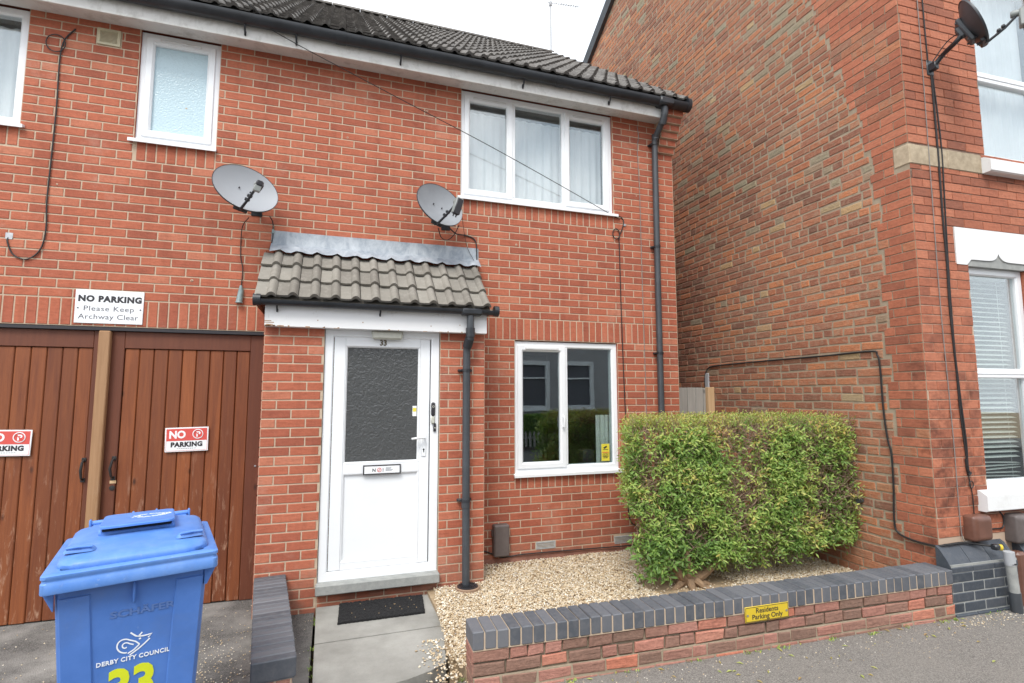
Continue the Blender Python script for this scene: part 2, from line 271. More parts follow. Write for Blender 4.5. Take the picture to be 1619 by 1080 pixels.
# ------------------------------------------------------------------ mesh builder
class MB:
    def __init__(s): s.v = []; s.f = []; s.m = []; s.r = []; s.M = None; s.sm = []
    def add(s, vs, fs, mat=0, rnd=0.0, smooth=False):
        o = len(s.v)
        if s.M is not None: vs = [s.M @ Vector(p) for p in vs]
        s.v.extend([tuple(p) for p in vs])
        for f in fs:
            s.f.append([i + o for i in f]); s.m.append(mat); s.r.append(rnd); s.sm.append(smooth)
    def box(s, x0, x1, y0, y1, z0, z1, mat=0, rnd=0.0, bev=0.0):
        if x0 > x1: x0, x1 = x1, x0
        if y0 > y1: y0, y1 = y1, y0
        if z0 > z1: z0, z1 = z1, z0
        if bev <= 0:
            vs = [(x, y, z) for x in (x0, x1) for y in (y0, y1) for z in (z0, z1)]
            fs = [(0, 1, 3, 2), (4, 6, 7, 5), (0, 4, 5, 1), (2, 3, 7, 6), (0, 2, 6, 4), (1, 5, 7, 3)]
            s.add(vs, fs, mat, rnd); return
        b = min(bev, (x1 - x0) * .45, (y1 - y0) * .45, (z1 - z0) * .45)
        C = ((x0, x1), (y0, y1), (z0, z1)); idx = {}; vs = []
        for sx in (0, 1):
            for sy in (0, 1):
                for sz in (0, 1):
                    for a in range(3):
                        p = [C[0][sx], C[1][sy], C[2][sz]]
                        for j, sg in enumerate((sx, sy, sz)):
                            if j != a: p[j] += b if sg == 0 else -b
                        idx[(sx, sy, sz, a)] = len(vs); vs.append(p)
        fs = []
        def cs(a, sa, b_, sb, c_, sc): t = [0, 0, 0]; t[a] = sa; t[b_] = sb; t[c_] = sc; return tuple(t)
        for a in range(3):
            b_, c_ = (a + 1) % 3, (a + 2) % 3
            for sa in (0, 1):
                q = [idx[cs(a, sa, b_, i, c_, j) + (a,)] for i, j in ((0, 0), (1, 0), (1, 1), (0, 1))]
                fs.append(q if sa else q[::-1])
            for sa in (0, 1):
                for sb in (0, 1):
                    q = [idx[cs(a, sa, b_, sb, c_, 0) + (a,)], idx[cs(a, sa, b_, sb, c_, 0) + (b_,)], idx[cs(a, sa, b_, sb, c_, 1) + (b_,)], idx[cs(a, sa, b_, sb, c_, 1) + (a,)]]
                    fs.append(q if sa == sb else q[::-1])
        for t in [(i, j, l) for i in (0, 1) for j in (0, 1) for l in (0, 1)]:
            q = [idx[t + (0,)], idx[t + (1,)], idx[t + (2,)]]
            fs.append(q if sum(t) % 2 else q[::-1])
        s.add(vs, fs, mat, rnd)
    def tube(s, pts, r, n=8, mat=0, rnd=0.0, cap=True):
        pts = [Vector(p) for p in pts]; rs = r if isinstance(r, (list, tuple)) else [r] * len(pts)
        vs = []; t0 = (pts[1] - pts[0]).normalized(); u = t0.orthogonal().normalized()
        for i, p in enumerate(pts):
            t = (pts[min(i + 1, len(pts) - 1)] - pts[max(i - 1, 0)]).normalized()
            u = (u - t * u.dot(t)).normalized(); v = t.cross(u)
            for j in range(n): a = 2 * pi * j / n; vs.append(p + (u * cos(a) + v * sin(a)) * rs[i])
        fs = [(i * n + j, i * n + (j + 1) % n, (i + 1) * n + (j + 1) % n, (i + 1) * n + j) for i in range(len(pts) - 1) for j in range(n)]
        s.add(vs, fs, mat, rnd, True)
        if cap: s.add(vs[:n][::-1], [tuple(range(n))], mat, rnd); s.add(vs[-n:], [tuple(range(n))], mat, rnd)
    def lathe(s, prof, n=24, mat=0, rnd=0.0):
        vs = [(r * cos(2 * pi * j / n), r * sin(2 * pi * j / n), z) for r, z in prof for j in range(n)]
        fs = [(i * n + j, i * n + (j + 1) % n, (i + 1) * n + (j + 1) % n, (i + 1) * n + j) for i in range(len(prof) - 1) for j in range(n)]
        s.add(vs, fs, mat, rnd, True)
    def loft(s, rings, mat=0, rnd=0.0, cap0=True, cap1=True, smooth=True, closed=True):
        n = len(rings[0]); vs = [p for r in rings for p in r]
        fs = [(i * n + j, i * n + (j + 1) % n, (i + 1) * n + (j + 1) % n, (i + 1) * n + j) for i in range(len(rings) - 1) for j in range(n if closed else n - 1)]
        s.add(vs, fs, mat, rnd, smooth)
        if cap0: s.add(rings[0][::-1], [tuple(range(n))], mat, rnd)
        if cap1: s.add(rings[-1], [tuple(range(n))], mat, rnd)
    def ring(s, x0, x1, z0, z1, prof, mat=0, fill=False):
        """mitred frame in the xz plane: prof = [(inset, y), ...] from the outer back edge inwards"""
        rs = [[(x0 + d, y, z0 + d), (x1 - d, y, z0 + d), (x1 - d, y, z1 - d), (x0 + d, y, z1 - d)] for d, y in prof]
        vs = [p for r in rs for p in r]
        fs = [(i * 4 + j, i * 4 + (j + 1) % 4, (i + 1) * 4 + (j + 1) % 4, (i + 1) * 4 + j) for i in range(len(rs) - 1) for j in range(4)]
        if fill: k = (len(rs) - 1) * 4; fs.append((k, k + 1, k + 2, k + 3))
        s.add(vs, fs, mat)
    def prism(s, poly, y0, y1, mat=0, rnd=0.0):
        n = len(poly); vs = [(x, y0, z) for x, z in poly] + [(x, y1, z) for x, z in poly]
        fs = [tuple(range(n)), tuple(range(2 * n - 1, n - 1, -1))] + [(i, i + n, (i + 1) % n + n, (i + 1) % n) for i in range(n)]
        s.add(vs, fs, mat, rnd)
    def build(s, name, mats, parent=None, autosmooth=40):
        me = bpy.data.meshes.new(name); me.from_pydata(s.v, [], s.f)
        for m in mats: me.materials.append(M[m])
        me.polygons.foreach_set('material_index', s.m)
        me.polygons.foreach_set('use_smooth', s.sm)
        at = me.attributes.new('rnd', 'FLOAT', 'FACE'); at.data.foreach_set('value', s.r)
        me.update()
        if any(s.sm): me.set_sharp_from_angle(angle=R(autosmooth))
        o = bpy.data.objects.new(name, me); COL.objects.link(o)
        if parent:
            o.parent = parent
            if parent.type == 'EMPTY': o.matrix_parent_inverse = Matrix.Translation(-parent.location)
        return o
def tag(o, label=None, cat=None, group=None, kind=None):
    if label: o['label'] = label
    if cat: o['category'] = cat
    if group: o['group'] = group
    if kind: o['kind'] = kind
    return o
def thing(name, label, cat, loc=(0, 0, 0), group=None):
    o = bpy.data.objects.new(name, None); COL.objects.link(o); o.location = loc; o.empty_display_size = .2
    return tag(o, label, cat, group)

def text_geo(txt, size, bold=0.0, sx=1.0, align='CENTER', space=1.0):
    cu = bpy.data.curves.new('lettering', 'FONT'); cu.body = txt; cu.size = size; cu.offset = bold; cu.align_x = align; cu.space_character = space
    cu.extrude = .0006; cu.resolution_u = 3
    ob = bpy.data.objects.new('lettering', cu); COL.objects.link(ob); dg = bpy.context.evaluated_depsgraph_get()
    me = bpy.data.meshes.new_from_object(ob.evaluated_get(dg))
    vs = [(v.co.x * sx, v.co.y, v.co.z) for v in me.vertices]; fs = [tuple(p.vertices) for p in me.polygons]
    bpy.data.objects.remove(ob); bpy.data.curves.remove(cu); bpy.data.meshes.remove(me); return vs, fs
def put_text(mb, txt, x, y, z, size, mat, bold=0.0, sx=1.0, align='CENTER', space=1.0):
    """text standing in the xz plane, readable from -y"""
    vs, fs = text_geo(txt, size, bold, sx, align, space)
    mb.add([(x + a, y - c, z + b) for a, b, c in vs], fs, mat)

# ------------------------------------------------------------------ brickwork
JIT = random.Random(7)
def brick(mb, F, a0, a1, b0, b1, mat, p=.0035, c=.003, jit=.0, rnd=None, j=.0052):
    a0 += j; a1 -= j; b0 += j; b1 -= j
    if a1 - a0 < .012 or b1 - b0 < .012: return
    g = JIT.uniform
    q = [(a0 + g(-jit, jit), b0 + g(-jit, jit)), (a1 + g(-jit, jit), b0 + g(-jit, jit)), (a1 + g(-jit, jit), b1 + g(-jit, jit)), (a0 + g(-jit, jit), b1 + g(-jit, jit))]
    sg = [(1, 1), (-1, 1), (-1, -1), (1, -1)]; d = p + g(-jit, jit) * .5
    vs = [F(u + s_[0] * c, v + s_[1] * c, d) for (u, v), s_ in zip(q, sg)] + [F(u, v, d - c) for u, v in q] + [F(u, v, -.004) for u, v in q]
    fs = [(0, 1, 2, 3)] + [(i, i + 4, (i + 1) % 4 + 4, (i + 1) % 4) for i in range(4)] + [(i + 4, i + 8, (i + 1) % 4 + 8, (i + 1) % 4 + 4) for i in range(4)]
    mb.add(vs, fs, mat, g(0, 1) if rnd is None else rnd)
def cut(a, b, z0, z1, ops):
    segs = [(a, b)]; zc = (z0 + z1) / 2
    for (x0, x1, y0, y1) in ops:
        if y0 < zc < y1:
            ns = []
            for (p, q) in segs:
                if q <= x0 or p >= x1: ns.append((p, q)); continue
                if p < x0: ns.append((p, x0))
                if q > x1: ns.append((x1, q))
            segs = ns
    return [t for t in segs if t[1] - t[0] > .02]
def field(mb, F, a0, a1, z0, z1, ops, mat, course=.075, pitch=.225, zref=2.2, ph=(0.0, -.1125), jit=0.0, p=.0035, rfun=None, j=.0052, header_every=0, hofs=0):
    c = math.floor((z0 - zref) / course + 1e-6)
    while zref + c * course < z1 - 1e-6:
        b0, b1 = max(z0, zref + c * course), min(z1, zref + (c + 1) * course)
        hp = pitch; off = ph[c % 2]
        if header_every and (c - hofs) % header_every == 0: hp = pitch / 2; off = 0.03
        elif jit > 0.001: off += JIT.uniform(-.02, .02)
        k = math.floor((a0 - off) / hp)
        while off + k * hp < a1 - 1e-6:
            s0, s1 = max(a0, off + k * hp), min(a1, off + (k + 1) * hp)
            for (u, v) in cut(s0, s1, b0, b1, ops):
                brick(mb, F, u, v, b0, b1, mat, p=p, jit=jit, rnd=(rfun(u, v, b0) if rfun else None), j=j)
            k += 1
        c += 1
def sheet(mb, F, a0, a1, z0, z1, ops, mat, d=0.0, reveal=0.0, rmat=None, rnd=.4):
    xs = sorted({a0, a1, *[min(max(v, a0), a1) for o in ops for v in o[:2]]}); zs = sorted({z0, z1, *[min(max(v, z0), z1) for o in ops for v in o[2:]]})
    for i in range(len(xs) - 1):
        for k in range(len(zs) - 1):
            xc, zc = (xs[i] + xs[i + 1]) / 2, (zs[k] + zs[k + 1]) / 2
            if any(o[0] < xc < o[1] and o[2] < zc < o[3] for o in ops): continue
            mb.add([F(xs[i], zs[k], d), F(xs[i + 1], zs[k], d), F(xs[i + 1], zs[k + 1], d), F(xs[i], zs[k + 1], d)], [(0, 1, 2, 3)], mat, rnd)
    if reveal:
        for (x0, x1, y0, y1) in ops:
            for (p, q) in (((x0, y0), (x0, y1)), ((x0, y1), (x1, y1)), ((x1, y1), (x1, y0)), ((x1, y0), (x0, y0))):
                mb.add([F(*p, d), F(*q, d), F(*q, d - reveal), F(*p, d - reveal)], [(0, 1, 2, 3)], rmat if rmat is not None else mat, rnd)
def soldiers(mb, F, a0, a1, z0, z1, mat, pitch=.075, phase=0.0):
    k = math.floor((a0 - phase) / pitch + 1e-6)
    while phase + k * pitch < a1 - 1e-6:
        brick(mb, F, max(a0, phase + k * pitch), min(a1, phase + (k + 1) * pitch), z0, z1, mat); k += 1

# ================================================================== THE SETTING
def ground():
    g = MB(); g.box(-60, 60, -60, 60, -.75, -.30, 0); tag(g.build('ground', ['soil']), kind='structure')
    g = MB(); g.box(-60, 60, -11.6, -6.2, -.295, -.19, 0); tag(g.build('road', ['road']), kind='structure')
    # pavement in front of the houses, with its kerb
    g = MB(); g.box(-60, 60, -6.02, -1.82, -.29, -.085, 0); tag(g.build('pavement', ['pave']), kind='structure')
    g = MB()
    x = -12.0
    while x < 9: g.box(x, x + .905, -6.16, -6.03, -.29, -.083, 0, 0, .012); x += .915
    tag(g.build('kerb', ['concrete']), kind='structure')
    g = MB(); g.box(-60, 60, -14.5, -11.7, -.29, -.10, 0); tag(g.build('far_pavement', ['pave']), kind='structure')
    # worn driveway in front of the gates
    g = MB()
    n = 46; m = 24; x0, x1, y0, y1 = -9.2, -3.815, -1.815, .40
    vs = []
    for i in range(n + 1):
        for j in range(m + 1):
            x, y = x0 + (x1 - x0) * i / n, y0 + (y1 - y0) * j / m
            vs.append((x, y, -.088 + .007 * mnoise.noise((x * 1.7, y * 1.7, 0)) + .003 * mnoise.noise((x * 9, y * 9, 3))))
    o = len(vs); vs += [(x0, y0, -.29), (x1, y0, -.29), (x1, y1, -.29), (x0, y1, -.29)]
    fs = [(i * (m + 1) + j, (i + 1) * (m + 1) + j, (i + 1) * (m + 1) + j + 1, i * (m + 1) + j + 1) for i in range(n) for j in range(m)] + [(o + 3, o + 2, o + 1, o)]
    g.add(vs, fs, 0, 0, True); tag(g.build('driveway', ['drive']), kind='structure')
    # concrete path of two slabs, ragged near edge
    g = MB(); JR = random.Random(4)
    g.prism([(-3.80, -.435), (-2.835, -.435), (-2.90, -1.085), (-3.795, -1.10)], -.049, -.26, 0)
    edge = [(-3.03 - .004 * i, -1.80 - .0 * i) for i in range(1)]
    g.prism([(-3.795, -1.108), (-2.902, -1.093), (-2.955, -1.40), (-2.99, -1.62), (-3.10, -1.70), (-3.25, -1.76), (-3.45, -1.80), (-3.79, -1.86)], -.052, -.26, 0)
    g.v = [(a, c, b) for a, b, c in g.v]
    tag(g.build('path', ['path']), kind='structure')
    g = MB(); g.box(-2.91, .985, -1.83, .0, -.26, -.022, 0); g.box(-2.96, -2.905, -1.6, -.43, -.26, -.055, 0)
    tag(g.build('gravel_bed', ['soil']), kind='structure')
ground()

def pebbles():
    rg = random.Random(11)
    t = (1 + 5 ** .5) / 2
    iv = [Vector(v).normalized() for v in ((-1, t, 0), (1, t, 0), (-1, -t, 0), (1, -t, 0), (0, -1, t), (0, 1, t), (0, -1, -t), (0, 1, -t), (t, 0, -1), (t, 0, 1), (-t, 0, -1), (-t, 0, 1))]
    fi = [(0, 11, 5), (0, 5, 1), (0, 1, 7), (0, 7, 10), (0, 10, 11), (1, 5, 9), (5, 11, 4), (11, 10, 2), (10, 7, 6), (7, 1, 8), (3, 9, 4), (3, 4, 2), (3, 2, 6), (3, 6, 8), (3, 8, 9), (4, 9, 5), (2, 4, 11), (6, 2, 10), (8, 6, 7), (9, 8, 1)]
    shapes = []
    for _ in range(14):
        sx, sy, sz = rg.uniform(.8, 1.3), rg.uniform(.7, 1.1), rg.uniform(.45, .75)
        shapes.append([(v.x * sx * rg.uniform(.8, 1.15), v.y * sy * rg.uniform(.8, 1.15), v.z * sz * rg.uniform(.8, 1.15)) for v in iv])
    g = MB(); V, Fc, RR = g.v, g.f, g.r
    def put(x, y, z, r):
        sh = shapes[rg.randrange(14)]; a = rg.uniform(0, 2 * pi); ca, sa = cos(a) * r, sin(a) * r; o = len(V)
        tx, ty = rg.uniform(-.35, .35), rg.uniform(-.35, .35)
        for (p, q, s_) in sh: V.append((x + ca * p - sa * q, y + sa * p + ca * q, z + s_ * r + (p * tx + q * ty) * r))
        c = rg.random()
        for f in fi: Fc.append((f[0] + o, f[1] + o, f[2] + o)); RR.append(c)
    n = 0
    while n < 60000:
        x, y = rg.uniform(-2.95, .97), rg.uniform(-1.80, -.005)
        if x < -2.40 and y > -.425: continue
        le = -2.86 - .12 * max(0, min(1, (-.45 - y) / 1.1)) + .03 * mnoise.noise((y * 5, 1, 0)) + .02 * mnoise.noise((y * 17, 4, 0))
        if x < le: continue
        # bare soil round the hedge stem
        dx, dy = (x + .72) / .42, (y + 1.02) / .30
        if dx * dx + dy * dy < 1 + .5 * mnoise.noise((x * 6, y * 6, 0)) and rg.random() < .93: continue
        h = .012 * (1 + mnoise.noise((x * 3, y * 3, 0))) + .014 * max(0, min(1, (y + .55) / .5))
        put(x, y, -.020 + h + rg.uniform(-.004, .008), rg.uniform(.0040, .0085)); n += 1
    for _ in range(260):        # spilled stones at the front corner of the path and along the wall foot
        x = rg.gauss(-3.0, .07); y = rg.uniform(-1.85, -1.3)
        if x > -2.93: continue
        put(x, y, -.046, rg.uniform(.005, .010))
    for _ in range(160):
        put(rg.gauss(-3.25, .22), rg.gauss(-1.86, .035), -.079, rg.uniform(.005, .012))
    g.m = [0] * len(Fc); g.sm = [False] * len(Fc)
    o = g.build('gravel', ['pebble']); tag(o, kind='stuff')
    # scattered grit and bits on the driveway, pavement
    g = MB(); V, Fc, RR = g.v, g.f, g.r
    for _ in range(1500):
        x = rg.uniform(-7.5, -3.83); y = rg.uniform(-2.6, .0)
        if rg.random() < .35: x = rg.gauss(-4.5, .25); y = rg.gauss(-1.2, .3)
        if x > -3.83: continue
        put(x, y, -.082, rg.uniform(.002, .0055))
    for _ in range(500):
        x = rg.uniform(-2.9, 3.5); put(x, -2.02 - abs(rg.gauss(0, .16)) - .044 * (x + 2.9), -.083, rg.uniform(.002, .005))
    for _ in range(130): put(rg.gauss(1.15, .3), rg.gauss(-2.25, .05), -.083, rg.uniform(.002, .007))
    g.m = [0] * len(Fc); g.sm = [False] * len(Fc); tag(g.build('grit', ['pebble']), kind='stuff')
pebbles()
def weeds():
    rg = random.Random(12); g = MB()
    def tuft(x, y, z, h, n):
        for _ in range(n):
            a = rg.uniform(0, 6.3); d = Vector((cos(a) * rg.uniform(.2, .9), sin(a) * rg.uniform(.2, .9), 1)).normalized(); p = Vector((x + rg.gauss(0, .012), y + rg.gauss(0, .008), z)); l = h * rg.uniform(.5, 1); sd = Vector((-sin(a), cos(a), 0)) * rg.uniform(.0015, .004); m_ = p + d * l * .6; t = p + d * l + Vector((cos(a), sin(a), -.4)) * l * .25
            g.add([p - sd, p + sd, m_ + sd, m_ - sd, t], [(0, 1, 2, 3), (3, 2, 4)], 0, rg.uniform(.25, .9))
    for u in (.25, .62, 1.05, 1.5, 1.95, 2.15, 2.5, 2.62, 2.9, 3.05, 3.35, 3.6, 3.75):
        for _ in range(rg.randrange(1, 4)): uu = u + rg.gauss(0, .06); tuft(-2.916 + uu, -2.005 - .043 * uu - rg.uniform(.0, .02), -.086, rg.uniform(.012, .035), rg.randrange(4, 11))
    for _ in range(10): tuft(-3.805 + rg.gauss(0, .006), rg.uniform(-1.8, -.5), -.085, rg.uniform(.015, .035), 6)
    for _ in range(8): tuft(rg.uniform(1.0, 1.6), -2.165 + rg.gauss(0, .01), -.086, rg.uniform(.01, .028), 6)
    for _ in range(7): tuft(rg.gauss(-3.3, .25), -1.84 + rg.gauss(0, .02), -.083, rg.uniform(.012, .03), 6)
    tag(g.build('weeds', ['leaf']), kind='stuff')
weeds()
def fallen_leaves():
    rg = random.Random(8); g = MB()
    for _ in range(70):
        x = rg.uniform(-2.8, 1.0); y = -2.0 - .044 * (x + 2.9) - abs(rg.gauss(.03, .22)); a = rg.uniform(0, 6.3); l = rg.uniform(.012, .026); wd = l * .3
        d = Vector((cos(a), sin(a), 0)); p = Vector((-d.y, d.x, 0)); c = Vector((x, y, -.080)); up = Vector((0, 0, rg.uniform(.002, .008)))
        g.add([c - d * l, c + p * wd + up, c + d * l, c - p * wd + up], [(0, 1, 2), (0, 2, 3)], 0, rg.uniform(.75, 1))
    tag(g.build('fallen_leaves', ['leaf']), kind='stuff')
fallen_leaves()

# ================================================================== OUR HOUSE
house = thing('brick_house', 'modern red brick house with white windows, tiled porch and wooden archway gates', 'house', (-3.0, 0, -.08))
def FF(u, v, d): return (u, -d, v)
OPS = [(-7.45, -6.18, 3.80, 4.83), (-5.395, -4.775, 3.80, 4.83), (-2.548, -.798, 3.63, 4.83), (-1.968, -.783, .83, 2.20), (-6.64, -4.30, -.3, 2.20)]
SOL = [(-6.64, -4.27, 2.20, 2.425), (-2.40, -.335, 2.20, 2.425), (-7.45, -6.18, 3.63, 3.80), (-5.395, -4.775, 3.625, 3.80), (-2.548, -.798, 3.475, 3.63), (-1.968, -.783, .70, .83)]
def house_wall():
    b = MB()
    vent = [(-5.712, -5.535, 4.605, 4.755)]; ab = [(-1.752, -1.535, .098, .176), (-.868, -.652, .076, .158)]
    sheet(b, FF, -8.8, 0, -.2, 4.84, OPS, 1, -.0005, .11, 0)
    field(b, FF, -8.8, 0, -.175, 4.84, OPS + SOL + vent + ab, 0)
    for s_, ph in zip(SOL, (-.335 - 3 * .075, -.37, -6.18, -4.775, -.798, -.783)): soldiers(b, FF, s_[0], s_[1], s_[2] + .001, s_[3] - .001, 0, .075, ph)
    # plinth course with a smear of render at the foot
    # right hand return wall and the gable above it
    FR = lambda u, v, d: (d, u, v)
    sheet(b, FR, 0, 7.35, -.2, 4.9, [], 1, -.002)
    field(b, FR, 0, 7.35, -.175, 4.84, [], 0, ph=(-.1125, 0))
    b.add([(0, 0, 4.9), (0, 7.35, 4.9), (0, 3.675, 7.95)], [(0, 1, 2)], 0, .4)
    # back and left, party line
    b.add([(-8.8, 7.35, -.2), (0, 7.35, -.2), (0, 7.35, 4.9), (-8.8, 7.35, 4.9)], [(0, 1, 2, 3)], 0, .5)
    b.add([(-8.8, 0, -.2), (-8.8, 7.35, -.2), (-8.8, 7.35, 4.9), (-8.8, 3.675, 7.95), (-8.8, 0, 4.9)], [(0, 1, 2, 3, 4)], 0, .5)
    rgm = random.Random(31)
    for (x, z) in ((-3.96, 4.30), (-3.66, 4.10), (-5.2, 2.95), (-2.9, 4.5), (-1.2, 3.0), (-4.62, 3.02), (-5.9, 3.35), (-1.95, 3.2), (-1.3, .46), (-1.05, .62), (-1.72, .50), (-.5, 3.9), (-3.1, 3.35), (-4.9, 2.62), (-5.02, 4.15)):
        r_ = rgm.uniform(.006, .016); n_ = 9; ring = [(x + r_ * rgm.uniform(.6, 1.2) * cos(2 * pi * i / n_), -.0052, z + r_ * rgm.uniform(.5, 1.1) * sin(2 * pi * i / n_)) for i in range(n_)]
        b.add(ring + [(x, -.009, z)], [(i, (i + 1) % n_, n_) for i in range(n_)], 1)
        if r_ > .010: b.tube([(x, -.0085, z), (x, -.0098, z)], .004, 8, 0, 0)
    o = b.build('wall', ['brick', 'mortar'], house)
    # rising corbel at the right end of the eaves
    c = MB()
    for i in range(6):
        z0 = 4.45 + .075 * i; pj = .035 * (i + 1)
        c.box(-.215, .004 + .004 * i, -pj, .05, z0, z0 + .075, 1)
        for (a, e) in (((-.215, -.1125), (-.1125, .004 + .004 * i)) if i % 2 else ((-.215, .004 + .004 * i),)):
            FC = lambda u, v, d, pj=pj: (u, -pj - d, v)
            brick(c, FC, a, e, z0, z0 + .075, 0, p=.004)
        FS = lambda u, v, d, xx=.004 + .004 * i: (xx + d, u, v)
        brick(c, FS, -pj, .05, z0, z0 + .075, 0, p=.004)
    c.build('corbel', ['brick', 'mortar'], o)
    p = MB()
    # mortar fillet and thin smeared skirt at the foot of the wall
    p.prism([(-2.39, -.15), (-.0, -.15), (0, .026), (-.6, .030), (-1.1, .045), (-1.5, .06), (-1.9, .062), (-2.2, .05), (-2.39, .055)], -.010, .0, 0)
    p.build('skirt', ['skirt'], house)
    return o
hwall = house_wall()

def pantiles(mb, x0, x1, eave, ridge, rows, roll=.15, hgt=.028, th=.018, sag=0.006, mat=0, seed=1, ends=True):
    """interlocking tiles: flat pans with round rolls, each row lapping the one below"""
    rg = random.Random(seed); e = Vector((0, *eave)); r_ = Vector((0, *ridge)); d = (r_ - e) / rows; nrm = Vector((0, -d.z, d.y)).normalized()
    if nrm.z < 0: nrm = -nrm
    nroll = int(round((x1 - x0) / roll)); ns = 8
    for q in range(rows):
        b0 = e + d * q; b1 = e + d * (q + 1.12)
        if q == rows - 1: b1 = e + d * (q + 1)
        lift0 = nrm * (th + .012); lift1 = nrm * .004
        for i in range(nroll):
            xa = x0 + i * roll; jx = rg.uniform(-.002, .002); jl = nrm * rg.uniform(-.003, .003) + d.normalized() * rg.uniform(-.006, .006); c = rg.random()
            prof = []
            for k in range(ns + 1):     # roll occupies the last 45 per cent of each module
                t = k / ns; xx = xa + roll * (.52 + .46 * t) + jx; prof.append((xx, hgt * sin(pi * t) ** .75 if 0 < t < 1 else 0))
            prof = [(xa + jx, 0), (xa + roll * .26 + jx, -.003)] + prof
            n = len(prof)
            lo = [Vector((px, 0, 0)) + b0 + lift0 + nrm * ph + jl for px, ph in prof]
            hi = [Vector((px, 0, 0)) + b1 + lift1 + nrm * ph + jl for px, ph in prof]
            un = [Vector((px, 0, 0)) + b0 + lift0 - nrm * th + nrm * max(0, ph - .010) + jl for px, ph in prof]
            mb.add(lo + hi, [(k, k + 1, n + k + 1, n + k) for k in range(n - 1)], mat, c, True)
            mb.add(lo + un, [(n + k, n + k + 1, k + 1, k) for k in range(n - 1)], mat, min(1, c * .6))
            if ends and i == nroll - 1:
                a0, a1, a2, a3 = lo[-1], hi[-1], hi[-1] - nrm * th, un[-1]; mb.add([a0, a1, a2, a3], [(0, 1, 2, 3)], mat, c)
            if ends and i == 0:
                a0, a1, a2, a3 = lo[0], hi[0], hi[0] - nrm * th, un[0]; mb.add([a0, a3, a2, a1], [(0, 1, 2, 3)], mat, c)
def house_roof():
    b = MB()
    pantiles(b, -8.8, .05, (-.27, 4.985), (3.66, 8.045), 15, hgt=.030, seed=3)
    # back slope and underside as one slab
    b.add([(-8.8, 3.66, 8.045), (.05, 3.66, 8.045), (.05, 7.6, 4.97), (-8.8, 7.6, 4.97)], [(0, 1, 2, 3)], 0, .5)
    b.add([(-8.8, -.22, 4.97), (.05, -.22, 4.97), (.05, 3.66, 7.98), (-8.8, 3.66, 7.98)], [(0, 1, 2, 3)], 0, 0)
    b.add([(.05, -.22, 4.97), (.05, 3.66, 7.98), (.05, 3.66, 8.045), (.05, -.26, 5.01)], [(0, 1, 2, 3)], 0, .2)
    r_ = b.build('roof', ['tile'], house)
    g = MB(); x = -8.8
    while x < .0:
        pts = [(x, 3.66 + .10 * cos(a), 8.035 + .075 * sin(a)) for a in [pi * i / 8 for i in range(9)]]
        e = min(x + .44, .05)
        g.loft([pts, [(e, p[1], p[2]) for p in pts]], 0, random.random(), False, False, True, False); x += .445
    g.build('ridge_tiles', ['tile'], r_)
    f = MB(); f.box(-8.8, -.20, -.212, -.190, 4.768, 4.99, 0, 0, .003); f.build('fascia', ['fascia'], house)
    f = MB(); x = -8.8
    while x < -.21: e = min(x + 2.4, -.205); f.box(x + .0015, e - .0015, -.19, -.001, 4.806, 4.826, 0, 0, .002); x = e
    f.build('soffit', ['fascia'], house)
    g = MB()
    def gutter(mb, x0, x1, y, z, r):
        prof = [(y + r * cos(a), z + r * 1.15 * sin(a)) for a in [pi + pi * i / 12 for i in range(13)]]; prof += [(y + (r - .008) * cos(a), z + (r - .008) * 1.15 * sin(a)) for a in [2 * pi - pi * i / 12 for i in range(13)]]
        mb.loft([[(x, p, q) for p, q in prof] for x in (x0, x1)], 0, 0, True, True, True)
        mb.prism([(y - r - .004, z + .006), (y - r - .004, z - .012), (y - r + .006, z - .012), (y - r + .006, z + .006)], 0, 0, 0) if False else None
    gutter(g, -8.8, .05, -.262, 4.945, .064)
    for x in (-8.0, -5.9, -3.75, -1.55):      # union sleeves
        prof = [(-.262 + .069 * cos(a), 4.945 + .079 * sin(a)) for a in [pi + pi * i / 12 for i in range(13)]]
        g.loft([[(xx, p, q) for p, q in prof] for xx in (x - .045, x + .045)], 0, 0, True, True)
    prof = [(-.262 + .071 * cos(a), 4.945 + .082 * sin(a)) for a in [2 * pi * i / 20 for i in range(20)]]
    g.loft([[(xx, p, q) for p, q in prof] for xx in (.02, .062)], 0, 0)
    # running outlet
    g.box(-.36, -.17, -.334, -.19, 4.87, 4.965, 0, 0, .02)
    gt = g.build('gutter', ['black_pl'], house)
    for x in (-7.7, -6.2, -4.55, -4.13, -3.2, -1.95, -.95):
        k = MB(); k.tube([(x, -.20, 4.86), (x, -.222, 4.80), (x, -.250, 4.835), (x, -.262, 4.872)], .009, 6)
        k.build('gutter_bracket', ['black_pl'], gt)
    d = MB()
    d.tube([(-.265, -.262, 4.90), (-.265, -.262, 4.80), (-.268, -.24, 4.74), (-.272, -.10, 4.62), (-.273, -.062, 4.56), (-.274, -.060, 4.45), (-.282, -.060, 2.8), (-.282, -.060, .02)], [.040, .040, .036, .034, .034, .034, .034, .034], 16)
    for z in (4.60, 4.72): d.tube([(-.270, -.075 if z < 4.65 else -.22, z - .03), (-.270, -.07 if z < 4.65 else -.25, z + .03)], .041, 16)
    dp = d.build('downpipe', ['grey_pl'], house)
    for z in (4.52, 3.31, 2.10, .9):
        k = MB(); k.tube([(-.28, -.060, z - .012), (-.28, -.060, z + .012)], .040, 16); k.box(-.335, -.225, -.022, .0, z - .011, z + .011, 0, 0, .004); k.box(-.33, -.30, -.055, -.01, z - .008, z + .008, 0, 0, .003)
        k.build('pipe_clip', ['black_pl'], dp)
house_roof()

